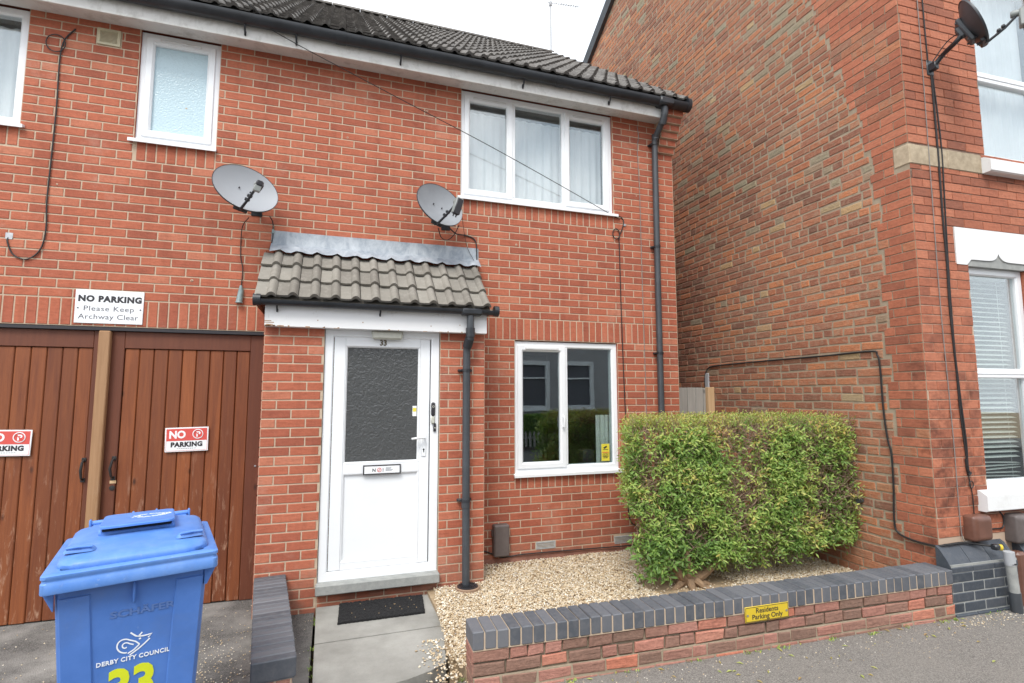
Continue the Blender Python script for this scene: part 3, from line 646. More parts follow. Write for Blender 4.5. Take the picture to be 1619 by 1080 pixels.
# ---- windows
OUT = lambda w_, y0, y1, ch=.012: [(0, y1), (0, y0), (w_ - ch, y0), (w_, y0 + ch), (w_, y1)]
def sash(mb, x0, x1, z0, z1, w_=.062, y=.012):
    mb.ring(x0, x1, z0, z1, [(0, y + .03), (0, y + .004), (.004, y), (w_ - .016, y), (w_, y + .016), (w_, y + .05)])
def pane(name, x0, x1, z0, z1, y, mat, par):
    b = MB(); b.box(x0, x1, y, y + .006, z0, z1); return b.build(name, [mat], par)
def trickle(mb, x0, x1, z, y): mb.box(x0, x1, y - .010, y + .004, z - .011, z + .011, 0, 0, .003)
def handle_int(): pass
def window_unit(label, x0, x1, z0, z1, bars, sashes, panes, sill, vents, sticker=None):
    f = MB(); y = .022
    f.ring(x0, x1, z0, z1, [(0, .10), (0, y), (.048, y), (.060, y + .012), (.060, .10)])
    for xb in bars: f.box(xb - .035, xb + .035, y, .09, z0 + .055, z1 - .055, 0, 0, .006)
    wd = f.build('window', ['upvc'], house)
    for sx in sashes:
        s_ = MB(); sash(s_, *sx, y=y - .014); sb = s_.build('sash', ['upvc'], wd)
    for p in panes: pane('pane', *p[:4], .045, p[4], wd)
    if sill:
        s_ = MB(); zb = sill[2]
        s_.prism([(.06, zb + .030), (-.036, zb + .016), (-.042, zb + .012), (-.042, zb - .014), (-.036, zb - .016), (-.034, zb), (.06, zb)], sill[0], sill[1], 0)
        s_.v = [(b_, a_, c_) for a_, b_, c_ in s_.v]; s_.build('sill', ['upvc'], wd)
    for v in vents:
        t = MB(); trickle(t, *v); t.build('trickle_vent', ['upvc_dirty'], wd)
    return wd
W1 = window_unit('', -7.45, -6.185, 3.815, 4.80, [-6.78], [], [(-7.40, -6.815, 3.86, 4.74, 'glass2'), (-6.745, -6.235, 3.86, 4.74, 'glass2')], (-7.49, -6.145, 3.79), [])
W2 = window_unit('', -5.392, -4.778, 3.825, 4.80, [], [(-5.352, -4.818, 3.858, 4.762)], [(-5.30, -4.87, 3.90, 4.71, 'frost')], (-5.43, -4.765, 3.795), [(-5.25, -4.93, 4.742, .008)])
W3 = window_unit('', -2.546, -.800, 3.655, 4.80, [-1.985, -1.375], [(-2.512, -1.985, 3.690, 4.757), (-1.375, -.838, 3.690, 4.757)], [(-2.46, -2.03, 3.73, 4.71, 'glass2'), (-1.95, -1.41, 3.70, 4.74, 'glass2'), (-1.325, -.89, 3.73, 4.71, 'glass2')], (-2.585, -.755, 3.632), [(-2.42, -2.06, 4.728, .008), (-1.28, -.92, 4.728, .008)])
W4 = window_unit('', -1.966, -.785, .855, 2.19, [-1.405], [(-1.935, -1.398, .895, 2.150)], [(-1.885, -1.445, .94, 2.10, 'glass'), (-1.37, -.845, .91, 2.135, 'glass')], (-1.985, -.735, .832), [(-1.85, -1.48, 2.118, .006)])
h = MB(); h.tube([(-1.437, .0, 1.30), (-1.437, -.03, 1.31), (-1.437, -.034, 1.40), (-1.437, -.006, 1.425)], .008, 8); h.build('handle', ['upvc'], W4)
def window_sticker():
    b = MB(); b.box(-.975, -.88, .0405, .0415, .935, 1.115, 0)
    b.prism([(-.955, 1.075), (-.918, 1.095), (-.908, 1.083), (-.925, 1.070), (-.94, 1.062)], .0395, .0402, 1)
    b.box(-.958, -.898, .0395, .0402, 1.052, 1.058, 1)
    y_ = 1.035
    for t, sz in (('WARNING', .017), ('CCTV', .026), ('CAMERAS', .016), ('IN USE', .016)): y_ -= sz * .95; put_text(b, t, -.928, .0402, y_, sz, 2 if t in ('WARNING',) else 1, .0006)
    tag(b.build('sticker', ['sticker', 'ink', 'sign_red'], W4), 'yellow security camera warning sticker')
window_sticker()
def rooms():
    for (x0, x1, z0, z1, dp) in ((-7.4, -6.2, 3.4, 4.8, 1.6), (-2.7, -.6, 3.2, 4.8, 2.2), (-2.3, -.3, .3, 2.3, 3.2)):
        b = MB(); b.add([(x0, .115, z0), (x1, .115, z0), (x1, dp, z0), (x0, dp, z0), (x0, .115, z1), (x1, .115, z1), (x1, dp, z1), (x0, dp, z1)], [(0, 1, 2, 3), (7, 6, 5, 4), (3, 2, 6, 7), (0, 3, 7, 4), (2, 1, 5, 6)], 0)
        b.build('room_interior', ['room'], house)
rooms()
def drape(name, label, x0, x1, z0, z1, y, amp, n, mat, group=None):
    rg = random.Random(len(label)); b = MB(); ph = [rg.uniform(0, 6.3) for _ in range(4)]; N = n * 8; rows = 6; vs = []
    for j in range(rows + 1):
        for i in range(N + 1):
            t = i / N; a = amp * (.7 * sin(n * 2 * pi * t + ph[0] + .3 * sin(5 * t + j * .2)) + .4 * sin(n * 3.7 * t + ph[1]))
            vs.append((x0 + (x1 - x0) * t, y + a * (.6 + .4 * (rows - j) / rows), z0 + (z1 - z0) * j / rows))
    b.add(vs, [(j * (N + 1) + i, j * (N + 1) + i + 1, (j + 1) * (N + 1) + i + 1, (j + 1) * (N + 1) + i) for j in range(rows) for i in range(N)], 0, 0, True)
    return tag(b.build(name, [mat]), label, 'curtain', group)
drape('curtain', 'white net curtain across the wide three-light upstairs window', -2.49, -.86, 3.5, 4.66, .17, .020, 17, 'net')
drape('curtain', 'pale curtain behind the upstairs window at the left edge of the photo', -7.38, -6.24, 3.5, 4.70, .15, .018, 12, 'net')
drape('curtain', 'grey curtain gathered at the right side of the ground floor window', -.99, -.78, .5, 1.42, .13, .018, 4, 'curtain')
def speaker_box():
    b = MB(); b.box(-1.115, -.985, .19, .34, .86, 1.04, 0, 0, .008); o = b.build('desk_speaker', ['ink'])
    tag(o, 'small dark box standing inside the ground floor window beside the gathered curtain', 'box')
speaker_box()

# ---- porch
PY = -.42
def porch():
    FP = lambda u, v, d: (u, PY - d, v)
    b = MB()
    for (x0, x1, ph) in ((-4.268, -3.800, (-4.268, -4.268 + .1125)), (-2.822, -2.405, (-2.405, -2.405 + .1125))):
        b.box(x0 + .002, x1 - .002, PY + .0005, -.001, -.2, 2.36, 1)
        field(b, FP, x0, x1, -.175, 2.36, [], 0, ph=ph)
    FL = lambda u, v, d: (-4.268 - d, u, v); FRt = lambda u, v, d: (-2.405 + d, u, v)
    field(b, FL, PY, 0, -.175, 2.36, [], 0, ph=(PY, PY + .1125)); field(b, FRt, PY, 0, -.175, 2.36, [], 0, ph=(PY, PY + .1125))
    for x in (-4.266, -2.407): b.add([(x, PY, 2.36), (x, 0, 2.36), (x, 0, 2.95)], [(0, 1, 2)], 0, .5)
    field(b, FP, -3.80, -2.822, -.10, .050, [], 0, course=.075, zref=-.025, ph=(-3.72, -3.61)); b.box(-3.80, -2.822, PY + .001, -.02, -.2, .05, 1)
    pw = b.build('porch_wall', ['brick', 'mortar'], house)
    s_ = MB(); s_.box(-3.812, -2.815, PY - .075, -.05, .052, .132, 0, 0, .008); s_.build('doorstep', ['concrete'], house)
    # tiled lean-to roof
    t = MB(); eave = (-.555, 2.415); top = (-.060, 2.90)
    pantiles(t, -4.335, -2.385, eave, top, 3, roll=.1625, hgt=.033, th=.020, seed=9)
    t.add([(-4.33, -.54, 2.40), (-2.39, -.54, 2.40), (-2.39, 0, 2.92), (-4.33, 0, 2.92)], [(0, 1, 2, 3)], 0, 0)
    for x in (-4.33, -2.39): t.add([(x, -.50, 2.36), (x, 0, 2.36), (x, 0, 2.94), (x, -.54, 2.42)], [(0, 1, 2, 3)], 1)
    pr = t.build('porch_roof', ['ptile', 'mortar'], house)
    l = MB(); n = 44; vs = []
    prof = [(-.006, 3.098), (-.008, 2.985), (-.030, 2.962), (-.075, 2.925), (-.120, 2.880)]
    for i in range(n + 1):
        x = -4.29 + 1.93 * i / n
        for k_, (y, z) in enumerate(prof):
            wob = .004 * mnoise.noise((x * 6, k_ * 2.0, 0)); dz = 0
            if k_ >= 3: dz = .020 * max(0, sin(2 * pi * ((x + 4.335) / .1625 - .50))) + (.006 * mnoise.noise((x * 11, 0, 5)) if k_ == 4 else 0)
            vs.append((x, y + wob - dz * .6, z + .024 + dz + (wob if k_ else .006 * mnoise.noise((x * 2, 1, 1)))))
    m_ = len(prof); l.add(vs, [(i * m_ + k_, (i + 1) * m_ + k_, (i + 1) * m_ + k_ + 1, i * m_ + k_ + 1) for i in range(n) for k_ in range(m_ - 1)], 0, 0, True)
    l.build('flashing', ['lead'], pr, 80)
    f = MB(); f.box(-4.262, -2.408, -.500, -.478, 2.195, 2.37, 0, 0, .003)
    f.box(-4.262, -2.408, -.478, PY + .01, 2.195, 2.212, 0)
    for x in (-3.86, -3.50, -2.92, -2.66): f.box(x - .004, x + .004, -.5015, -.499, 2.25 + .01 * sin(x * 9), 2.258 + .01 * sin(x * 9), 1)
    # paint flaked off along the lower edge and left end
    rg = random.Random(5)
    for _ in range(26):
        x = rg.choice([rg.uniform(-4.26, -4.08), rg.uniform(-4.25, -2.5)]); wd = rg.uniform(.006, .035)
        f.box(x, x + wd, -.5012, -.4995, 2.194, 2.194 + rg.uniform(.003, .012), 1)
    for x, z, wd in ((-4.262, 2.235, .05), (-4.262, 2.222, .07), (-4.25, 2.206, .05)): f.box(x, x + wd, -.5013, -.4995, z, z + .006, 1)
    f.build('porch_fascia', ['porch_board', 'bare'], pr)
    g = MB(); y, z, r = -.548, 2.398, .042
    prof = [(y + r * cos(a), z + r * sin(a)) for a in [pi + pi * i / 12 for i in range(13)]] + [(y + (r - .006) * cos(a), z + (r - .006) * sin(a)) for a in [2 * pi - pi * i / 12 for i in range(13)]]
    g.loft([[(x, p, q) for p, q in prof] for x in (-4.33, -2.34)], 0)
    for x0, x1 in ((-4.345, -4.29), (-2.355, -2.315)):
        pf = [(y + (r + .006) * cos(a), z + (r + .006) * sin(a)) for a in [2 * pi * i / 18 for i in range(18)]]; g.loft([[(x, p, q) for p, q in pf] for x in (x0, x1)], 0)
    g.box(-2.66, -2.47, y - .047, y + .045, z - .05, z + .012, 0, 0, .014)
    for x in (-4.17, -3.36): g.tube([(x, -.49, 2.345), (x, -.512, 2.315), (x, y + .004, 2.345), (x, y, 2.36)], .008, 6)
    g.build('porch_gutter', ['black_pl'], pr)
    d = MB()
    d.tube([(-2.575, y, 2.35), (-2.575, y, 2.26), (-2.575, y, 2.17), (-2.580, y + .012, 2.12), (-2.592, PY - .075, 2.06), (-2.593, PY - .068, 2.0), (-2.592, PY - .066, 1.2), (-2.585, PY - .066, -.03)], [.033, .033, .034, .034, .034, .034, .034, .034], 16)
    d.tube([(-2.575, y, 2.155), (-2.575, y, 2.235)], .041, 16, 1); d.tube([(-2.578, y + .006, 2.145), (-2.591, PY - .078, 2.07)], .042, 16, 1)
    d.tube([(-2.592, PY - .066, .66), (-2.592, PY - .066, .74)], .0385, 16, 0)
    dp = d.build('downpipe', ['grey_pl', 'black_pl'], house)
    for zz in (1.86, .72):
        k = MB(); k.tube([(-2.592, PY - .066, zz - .012), (-2.592, PY - .066, zz + .012)], .041, 16); k.box(-2.66, -2.53, PY - .028, PY, zz - .011, zz + .011, 0, 0, .004); k.box(-2.655, -2.628, PY - .06, PY - .01, zz - .008, zz + .008, 0, 0, .003)
        k.build('pipe_clip', ['black_pl'], dp)
    # door set
    y0 = PY + .018
    f = MB(); f.ring(-3.797, -2.826, .132, 2.205, [(0, y0 + .07), (0, y0), (.060, y0), (.070, y0 + .010), (.070, y0 + .07)])
    fr = f.build('door_frame', ['upvc'], house)
    f = MB(); dx0, dx1, dz0, dz1 = -3.722, -2.905, .205, 2.137; dy = y0 + .012
    f.box(dx0, -3.628, dy, dy + .05, dz0, dz1, 0, 0, .004); f.box(-2.993, dx1, dy, dy + .05, dz0, dz1, 0, 0, .004)
    f.box(-3.6275, -2.9935, dy, dy + .05, 2.064, dz1, 0, 0, .0); f.box(-3.6275, -2.9935, dy, dy + .05, dz0, .262, 0); f.box(-3.6275, -2.9935, dy, dy + .05, .982, 1.062, 0)
    for (z0, z1) in ((.262, .982), (1.062, 2.064)): f.ring(-3.6275, -2.9935, z0, z1, [(-.001, dy), (.004, dy), (.016, dy + .014), (.018, dy + .03)])
    f.box(-3.612, -3.008, dy + .020, dy + .03, .278, .966, 1)
    door = f.build('door', ['upvc', 'upvc'], house)
    pane('pane', -3.613, -3.008, 1.076, 2.050, dy + .018, 'door_glass', door)
    k = MB(); k.box(-2.972, -2.932, dy - .008, dy, 1.105, 1.315, 0, 0, .006)
    k.tube([(-2.952, dy - .006, 1.272), (-2.952, dy - .045, 1.272), (-2.975, dy - .05, 1.272), (-3.065, dy - .05, 1.262)], [.010, .010, .010, .009], 10)
    k.tube([(-2.952, dy - .009, 1.165), (-2.952, dy - .0095, 1.165)], .008, 10, 1); k.box(-2.9555, -2.9485, dy - .0095, dy - .008, 1.140, 1.163, 1)
    k.build('handle', ['upvc', 'void'], door)
    k = MB(); k.ring(-3.462, -3.148, .968, 1.048, [(0, dy), (0, dy - .012), (.006, dy - .015), (.010, dy - .012)], 0); k.box(-3.452, -3.158, dy - .012, dy - .002, .978, 1.038, 1)
    put_text(k, 'N', -3.372, dy - .0122, .992, .038, 2, .001); put_text(k, '!', -3.297, dy - .0122, .992, .038, 2, .001)
    k.tube([(-3.328 + .016 * cos(a), dy - .0125, 1.006 + .016 * sin(a)) for a in [2 * pi * i / 20 for i in range(21)]], .0024, 4, 3); k.tube([(-3.339, dy - .0125, .995), (-3.317, dy - .0125, 1.017)], .0024, 4, 3)
    for i in range(4): k.box(-3.275, -3.225 + .012 * sin(i * 2), dy - .0128, dy - .0121, .996 + .008 * i, .999 + .008 * i, 4)
    k.build('letter_box', ['ink', 'sign_white', 'ink', 'sign_red', 'ink_grey'], door)
    k = MB(); put_text(k, '33', -3.317, dy - .003, 2.072, .066, 0, .002, .95); k.build('door_number', ['bronze'], door)
    k = MB(); k.box(-3.052, -3.016, dy + .014, dy + .017, 1.455, 1.545, 0); k.box(-3.049, -3.019, dy + .0125, dy + .014, 1.495, 1.527, 1)
    k.build('door_sticker', ['sign_white', 'sticker'], door)
    k = MB(); k.box(-3.415, -3.158, y0 - .050, y0, 2.122, 2.192, 0, 0, .014); k.box(-3.42, -3.153, y0 - .012, y0 + .001, 2.165, 2.2, 0, 0, .004)
    k.build('porch_light', ['lamp'], house)
    k = MB(); k.box(-2.894, -2.858, y0 - .022, y0, 1.455, 1.575, 0, 0, .012); k.tube([(-2.876, y0 - .0225, 1.538), (-2.876, y0 - .0245, 1.538)], .010, 14, 1); k.tube([(-2.876, y0 - .0245, 1.538), (-2.876, y0 - .0255, 1.538)], .006, 12, 0)
    k.box(-2.896, -2.860, y0 - .020, y0, 1.388, 1.452, 1, 0, .008); k.box(-2.872, -2.848, y0 - .016, y0, 1.318, 1.392, 0, 0, .005); k.tube([(-2.858, y0 - .0165, 1.352), (-2.858, y0 - .0175, 1.352)], .006, 10, 1)
    k.build('doorbell', ['ink', 'lamp'], house)
porch()

# ---- archway gates
GY = .035
def gates():
    l = MB(); l.box(-6.64, -4.30, .004, .10, 2.170, 2.197, 0); l.build('lintel', ['ink'], house)
    def leaf(x0, x1, hinge_right, nb):
        b = MB(); zb, zt = -.085, 2.168; rg = random.Random(int(x0 * -100))
        b.box(x0, x0 + .105, GY, GY + .05, zb, zt, 1, .5, .004); b.box(x1 - .105, x1, GY, GY + .05, zb, zt, 1, .5, .004); b.box(x0 + .1055, x1 - .1055, GY + .001, GY + .05, zt - .140, zt, 1, .4, .003)
        w_ = (x1 - x0 - .212) / nb
        for i in range(nb):
            a = x0 + .106 + i * w_
            b.box(a + .002, a + w_ - .002, GY + .010 + rg.uniform(0, .002), GY + .04, zb + rg.uniform(0, .008), zt - .142, 0, rg.uniform(0, 1.0), .006)
        b.box(x0 + .1, x1 - .1, GY + .036, GY + .045, zb + .02, zt - .02, 1, 1)
        return b.build('gate_leaf', ['gate', 'gate_dark'], house)
    right = leaf(-5.472, -4.318, True, 9); left = leaf(-6.62, -5.478, False, 9)
    b = MB(); b.M = Matrix.Translation((-5.497, 0, 0)) @ Matrix.Rotation(R(.0), 4, 'Y'); b.box(-.040, .040, GY - .052, GY - .002, -.03, 2.165, 0, .1, .006); b.build('cover_strip', ['bare'], left)
    def pull(x, z, par, curve):
        k = MB(); y = GY - .002
        k.tube([(x, y, z - .075), (x + curve * .3, y - .030, z - .062), (x + curve, y - .042, z), (x + curve * .3, y - .030, z + .062), (x, y, z + .075)], [.010, .009, .011, .009, .010], 8)
        for s_ in (-1, 1): k.box(x - .016, x + .016, y - .004, y, z + s_ * .08 - .016, z + s_ * .08 + .016, 0, 0, .003)
        k.build('handle', ['iron'], par)
    pull(-5.385, 1.055, right, -.012); pull(-5.588, 1.05, left, -.004)
    k = MB(); k.lathe([(.0, 0), (.02, 0), (.02, .004), (0, .006)], 14); k.v = [(-5.386 + a, GY - .002 - c, .90 + b_) for a, b_, c in k.v]; k.box(-5.405, -5.362, GY - .003, GY, .935, .958, 1); k.build('keyhole_cover', ['iron', 'pale_post'], right)
    k = MB(); k.box(-4.352, -4.335, GY - .006, GY, 1.02, 1.036, 0, 0, .003); k.build('hasp', ['metal'], right)
    b = MB(); b.add([(-6.7, .12, -.3), (-4.2, .12, -.3), (-4.2, 1.2, -.3), (-6.7, 1.2, -.3), (-6.7, .12, 2.3), (-4.2, .12, 2.3), (-4.2, 1.2, 2.3), (-6.7, 1.2, 2.3)], [(3, 2, 6, 7), (7, 6, 5, 4), (0, 3, 7, 4), (2, 1, 5, 6)], 0); b.build('archway_interior', ['room'], house)
gates()
def vents():
    b = MB(); b.ring(-5.708, -5.540, 4.608, 4.752, [(0, .01), (0, -.012), (.020, -.014), (.026, -.004), (.026, .02)]); b.box(-5.684, -5.564, .004, .01, 4.632, 4.728, 1)
    for i in range(8): b.box(-5.684, -5.564, -.008, .0, 4.636 + i * .0118, 4.641 + i * .0118, 0)
    b.build('extractor_vent', ['cream_vent', 'void'], house)
    for (x0, x1, z0, z1) in ((-1.748, -1.539, .101, .172), (-.864, -.656, .079, .154)):
        b = MB(); b.ring(x0, x1, z0, z1, [(0, .02), (0, -.006), (.008, -.007), (.010, .0), (.010, .02)]); b.box(x0 + .009, x1 - .009, .006, .012, z0 + .009, z1 - .009, 1)
        for i in range(4): b.box(x0 + .01, x1 - .01, -.005, .004, z0 + .013 + i * .0135, z0 + .0185 + i * .0135, 0)
        b.build('airbrick', ['grey_vent', 'void'], house)
vents()

# ================================================================== THINGS ON AND BY THE HOUSE
def archway_sign():
    b = MB(); x0, x1, z0, z1 = -5.714, -5.240, 2.222, 2.497; y = -.012
    b.box(x0, x1, y, -.004, z0, z1, 0, 0, .003)
    put_text(b, 'NO PARKING', -5.474, y - .0003, 2.402, .066, 1, .0040, 1.0, 'CENTER', 1.13)
    put_text(b, 'Please Keep', -5.480, y - .0003, 2.325, .058, 2, 0, 1.15, 'CENTER', 1.08)
    put_text(b, 'Archway Clear', -5.480, y - .0003, 2.258, .058, 2, 0, 1.13, 'CENTER', 1.04)
    for x in (x0 + .022, x1 - .020): b.tube([(x, y, 2.345), (x, y - .002, 2.345)], .006, 10, 2)
    tag(b.build('no_parking_sign', ['sign_white', 'ink', 'ink_grey']), 'white sign above the gates reading NO PARKING Please Keep Archway Clear', 'sign')
archway_sign()
def gate_sign(xc, zc, tilt, label):
    b = MB(); b.M = Matrix.Translation((xc, GY - .004, zc)) @ Matrix.Rotation(tilt, 4, 'Y')
    W_, H_ = .160, .100
    b.box(-W_, W_, -.004, .004, -H_, H_, 0, 0, .002)
    b.box(-W_ + .010, W_ - .010, -.0048, -.004, -.010, H_ - .010, 1); 
    for (a, c, d, e) in ((-W_ + .008, W_ - .008, -H_ + .008, -H_ + .010), (-W_ + .008, -W_ + .010, -H_ + .008, -.01), (W_ - .010, W_ - .008, -H_ + .008, -.01)): b.box(a, c, -.0046, -.004, d, e, 1)
    put_text(b, 'NO', -.070, -.0052, .014, .083, 0, .0035, .92)
    ring = [(.082 + .037 * cos(a), -.0055, .043 + .037 * sin(a)) for a in [2 * pi * i / 28 for i in range(29)]]; b.tube(ring, .0042, 4, 0, 0, False)
    put_text(b, 'P', .084, -.0052, .021, .060, 0, .002, 1.05); b.tube([(.057, -.0058, .068), (.108, -.0058, .018)], .0042, 4, 1); b.tube([(.056, -.0062, .069), (.109, -.0062, .017)], .0028, 4, 0)
    put_text(b, 'PARKING', 0, -.0046, -.058, .052, 2, .0030, 1.0, 'CENTER', 1.1)
    for i in range(9): b.box(-.072 + i * .016, -.060 + i * .016, -.0045, -.004, -.076, -.073, 2)
    tag(b.build('no_parking_sign', ['sign_white', 'sign_red', 'ink']), label, 'sign', 'small red and white signs on the gates')
gate_sign(-4.876, 1.272, R(-1.2), 'red and white NO PARKING sign on the right gate leaf')
gate_sign(-6.098, 1.277, R(1.0), 'red and white NO PARKING sign on the left gate leaf, cut by the photo edge')

def sat_dish(name, label, c, az, el, roll, W_, H_, mat, foot, boxy, group):
    t = thing('satellite_dish', label, 'satellite dish', foot, group)
    X = Matrix.Translation(c) @ Matrix.Rotation(az, 4, 'Z') @ Matrix.Rotation(el, 4, 'X').inverted() @ Matrix.Rotation(roll, 4, 'Y')
    # local frame: the bowl looks along -y, x to the right, z up
    b = MB(); b.M = X; nr, na = 9, 44; f = lambda r: .062 * (r * r - 1)
    front, back = [], []
    for i in range(1, nr + 1):
        r = i / nr; front.append([(W_ / 2 * r * cos(a), -f(r) * 1.0 - .0, H_ / 2 * r * sin(a)) for a in [2 * pi * j / na for j in range(na)]])
    fr = [[(p[0], p[1], p[2]) for p in ring] for ring in front]
    b.loft(fr, 0, 0, True, False)
    lip = [[(p[0] * k_, p[1] + dy, p[2] * k_) for p in fr[-1]] for k_, dy in ((1.0, 0), (1.012, -.004), (1.022, .002), (1.016, .012))]
    b.loft(lip, 1, 0, False, False)
    bk = [[(p[0], p[1] + .006, p[2]) for p in ring] for ring in fr]; b.loft([lip[-1]] + bk[::-1], 1, 0, False, True)
    bowl = b.build('dish_bowl', [mat, 'grey_pl'], t)
    for (x, z) in ((-.045, .02), (.045, .015), (-.03, -.14)):
        s_ = MB(); s_.M = X; s_.tube([(x, .056, z), (x, .046, z)], .0065, 8); s_.build('bolt', ['ink'], bowl)
    a = MB(); a.M = X
    tipl = Vector((.045, -.250, -.120)); base = Vector((.0, .0, -H_ / 2 - .005))
    a.tube([base + Vector((0, .07, .03)), base, (base + tipl) / 2 + Vector((0, 0, -.012)), tipl], [.012, .012, .011, .010], 8)
    a.box(-.055, .055, .02, .05, -H_ / 2 - .005, -H_ / 2 + .03, 0, 0, .006)
    for q in (.35, .5): p = base.lerp(tipl, q); a.box(p.x - .02, p.x + .02, p.y - .012, p.y + .012, p.z - .004, p.z + .018, 0, 0, .004)
    a.build('arm', ['black_pl'], t)
    l = MB(); l.M = X @ Matrix.Translation(tipl) @ Matrix.Rotation(R(24), 4, 'X')
    if boxy:
        l.box(-.036, .036, -.055, -.0, -.125, .03, 0, 0, .010); l.box(-.030, .030, -.060, -.03, -.13, .02, 1, 0, .006); l.tube([(0, 0, .005), (0, .035, .005), (0, .05, .005)], [.026, .030, .024], 14)
        l.tube([(-.015, -.03, -.125), (-.015, -.03, -.15)], .006, 6, 1); l.tube([(.012, -.03, -.125), (.012, -.03, -.15)], .006, 6, 1)
    else:
        l.tube([(0, .0, .005), (0, .035, .005), (0, .048, .005)], [.022, .029, .022], 14); l.box(-.022, .022, -.06, 0, -.022, .022, 1, 0, .006); l.box(-.03, .022, -.055, -.01, -.07, -.02, 0, 0, .004); l.tube([(.028, .01, .03), (.034, .0, .0), (.02, -.02, -.05)], .008, 6, 1)
    l.build('receiver_head', ['lnb', 'ink'], t)
    m = MB(); F = Vector(foot); C0 = X @ Vector((0, .085, -.02))
    m.box(F.x - .045, F.x + .045, F.y - .012, F.y, F.z - .10, F.z + .10, 0, 0, .004)
    m.tube([F + Vector((0, -.005, -.02)), F + Vector((0, -.09, -.02)), Vector((C0.x, min(C0.y, F.y - .1), F.z + .02)), C0], [.017] * 4, 10)
    m.build('wall_bracket', ['black_pl'], t)
    return t, X
D1 = sat_dish('', 'see-through grey mesh satellite dish under the small frosted window', (-4.470, -.30, 3.385), .40, .30, .22, .515, .43, 'dish_mesh', (-4.42, 0, 3.34), False, 'satellite dishes on the house fronts')
D2 = sat_dish('', 'solid grey satellite dish with a big boxy receiver, left of the three-light window', (-2.812, -.30, 3.432), .36, .29, .26, .485, .435, 'dish_dark', (-2.70, 0, 3.38), True, 'satellite dishes on the house fronts')

def smooth(pts, n=6):
    P = [Vector(p) for p in pts]; P = [P[0] * 2 - P[1]] + P + [P[-1] * 2 - P[-2]]; out = []
    for i in range(1, len(P) - 2):
        for k_ in range(n):
            t = k_ / n; a, b, c, d = P[i - 1:i + 3]
            out.append(.5 * ((2 * b) + (c - a) * t + (2 * a - 5 * b + 4 * c - d) * t * t + (3 * b - a - 3 * c + d) * t ** 3))
    return out + [P[-2]]
def cable(label, pts, r=.004, mat='rubber', extra=None, sm=True):
    b = MB(); b.tube(smooth(pts) if sm else pts, r, 6)
    if extra: extra(b)
    o = b.build('cable', [mat, 'rubber', 'teal', 'metal']); return tag(o, label, 'cable')
W_ = -.012
cable('black cable looping from the eaves to a hole in the bricks at far left', [(-5.86, W_, 4.70), (-5.93, W_, 4.58), (-5.95, W_, 4.4), (-5.945, W_, 4.0), (-5.95, W_, 3.55), (-5.955, W_, 3.2), (-5.945, W_, 2.97), (-5.97, W_, 2.80), (-6.05, W_, 2.715), (-6.14, W_, 2.745), (-6.185, W_, 2.85), (-6.18, .01, 2.90)], .0055, 'rubber',
      lambda b: (b.tube([(-5.985 + .066 * cos(a), W_ - .004, 4.545 + .075 * sin(a)) for a in [2 * pi * i / 24 for i in range(25)]], .0045, 6, 1), b.box(-6.205, -6.155, -.006, .0, 2.865, 2.92, 3, 0, .004)))
cable('thin lead hanging below the mesh dish with a grey-green plug on its end', [(-4.46, -.16, 3.175), (-4.52, -.05, 3.13), (-4.535, W_, 3.02), (-4.53, W_, 2.85), (-4.51, W_, 2.75), (-4.515, W_, 2.60)], .004, 'rubber',
      lambda b: b.tube([(-4.516, W_ - .006, 2.60), (-4.516, W_ - .006, 2.55), (-4.520, W_ - .010, 2.50), (-4.524, W_ - .014, 2.455), (-4.524, W_ - .014, 2.445)], [.010, .021, .024, .026, .032], 12, 2))
cable('short black lead with a pale joint between the mesh dish and the porch flashing', [(-4.30, -.10, 3.22), (-4.285, W_, 3.20), (-4.278, W_, 3.12), (-4.282, W_, 3.03), (-4.30, W_, 2.94)], .0045, 'rubber', lambda b: b.tube([(-4.279, W_, 3.13), (-4.279, W_, 3.095)], .010, 8, 2))
cable('black cable from the solid dish down to the right end of the porch flashing', [(-2.70, -.16, 3.265), (-2.60, -.05, 3.24), (-2.50, W_, 3.245), (-2.42, W_, 3.225), (-2.385, W_, 3.17), (-2.378, W_, 3.05), (-2.376, W_, 2.93)], .0065)
cable('thin black wire dropping across the flashing beside the solid dish', [(-2.585, -.24, 3.35), (-2.53, -.08, 3.27), (-2.48, W_ * 2, 3.12), (-2.40, -.03, 2.965)], .0025)
cable('looped cable slung under the solid dish', [(-2.81, -.20, 3.235), (-2.77, -.14, 3.165), (-2.70, -.10, 3.155), (-2.64, -.14, 3.205), (-2.62, -.26, 3.265)], .0045)
cable('black service wire slanting from the eaves across the three-light window', [(-7.2, -.9, 6.1), (-4.627, -.33, 5.085), (-4.407, -.275, 4.895), (-3.4, -.19, 4.55), (-2.4, -.12, 4.22), (-1.6, -.07, 3.93), (-.80, -.018, 3.625), (-.735, W_, 3.60)], .0038)
cable('coiled cable dropping from the window corner past the ground floor window', [(-.80, -.018, 3.625), (-.72, W_, 3.63), (-.675, W_, 3.58), (-.70, W_, 3.48), (-.735, W_, 3.39), (-.735, W_, 3.2), (-.730, W_, 2.6), (-.715, W_, 1.8), (-.70, W_, 1.2), (-.70, W_, .5), (-.67, W_, .30), (-.60, W_, .24), (-.56, W_, .16)], .0055, 'rubber',
      lambda b: (b.tube([(-.775 + .043 * cos(a), W_ - .004, 3.425 + .058 * sin(a)) for a in [2 * pi * i / 24 for i in range(25)]], .006, 6, 1), b.box(-.682, -.645, -.014, 0, 3.525, 3.555, 3, 0, .004)))
cable('thin grey wire running down the brickwork just left of the tall downpipe', [(-.47, W_, 4.74), (-.455, W_, 4.60), (-.475, W_, 4.45), (-.46, W_, 4.0), (-.455, W_, 3.3), (-.45, W_, 2.6), (-.445, W_, 2.0), (-.44, W_, 1.2), (-.44, W_, .3)], .0035, 'grey_cable')
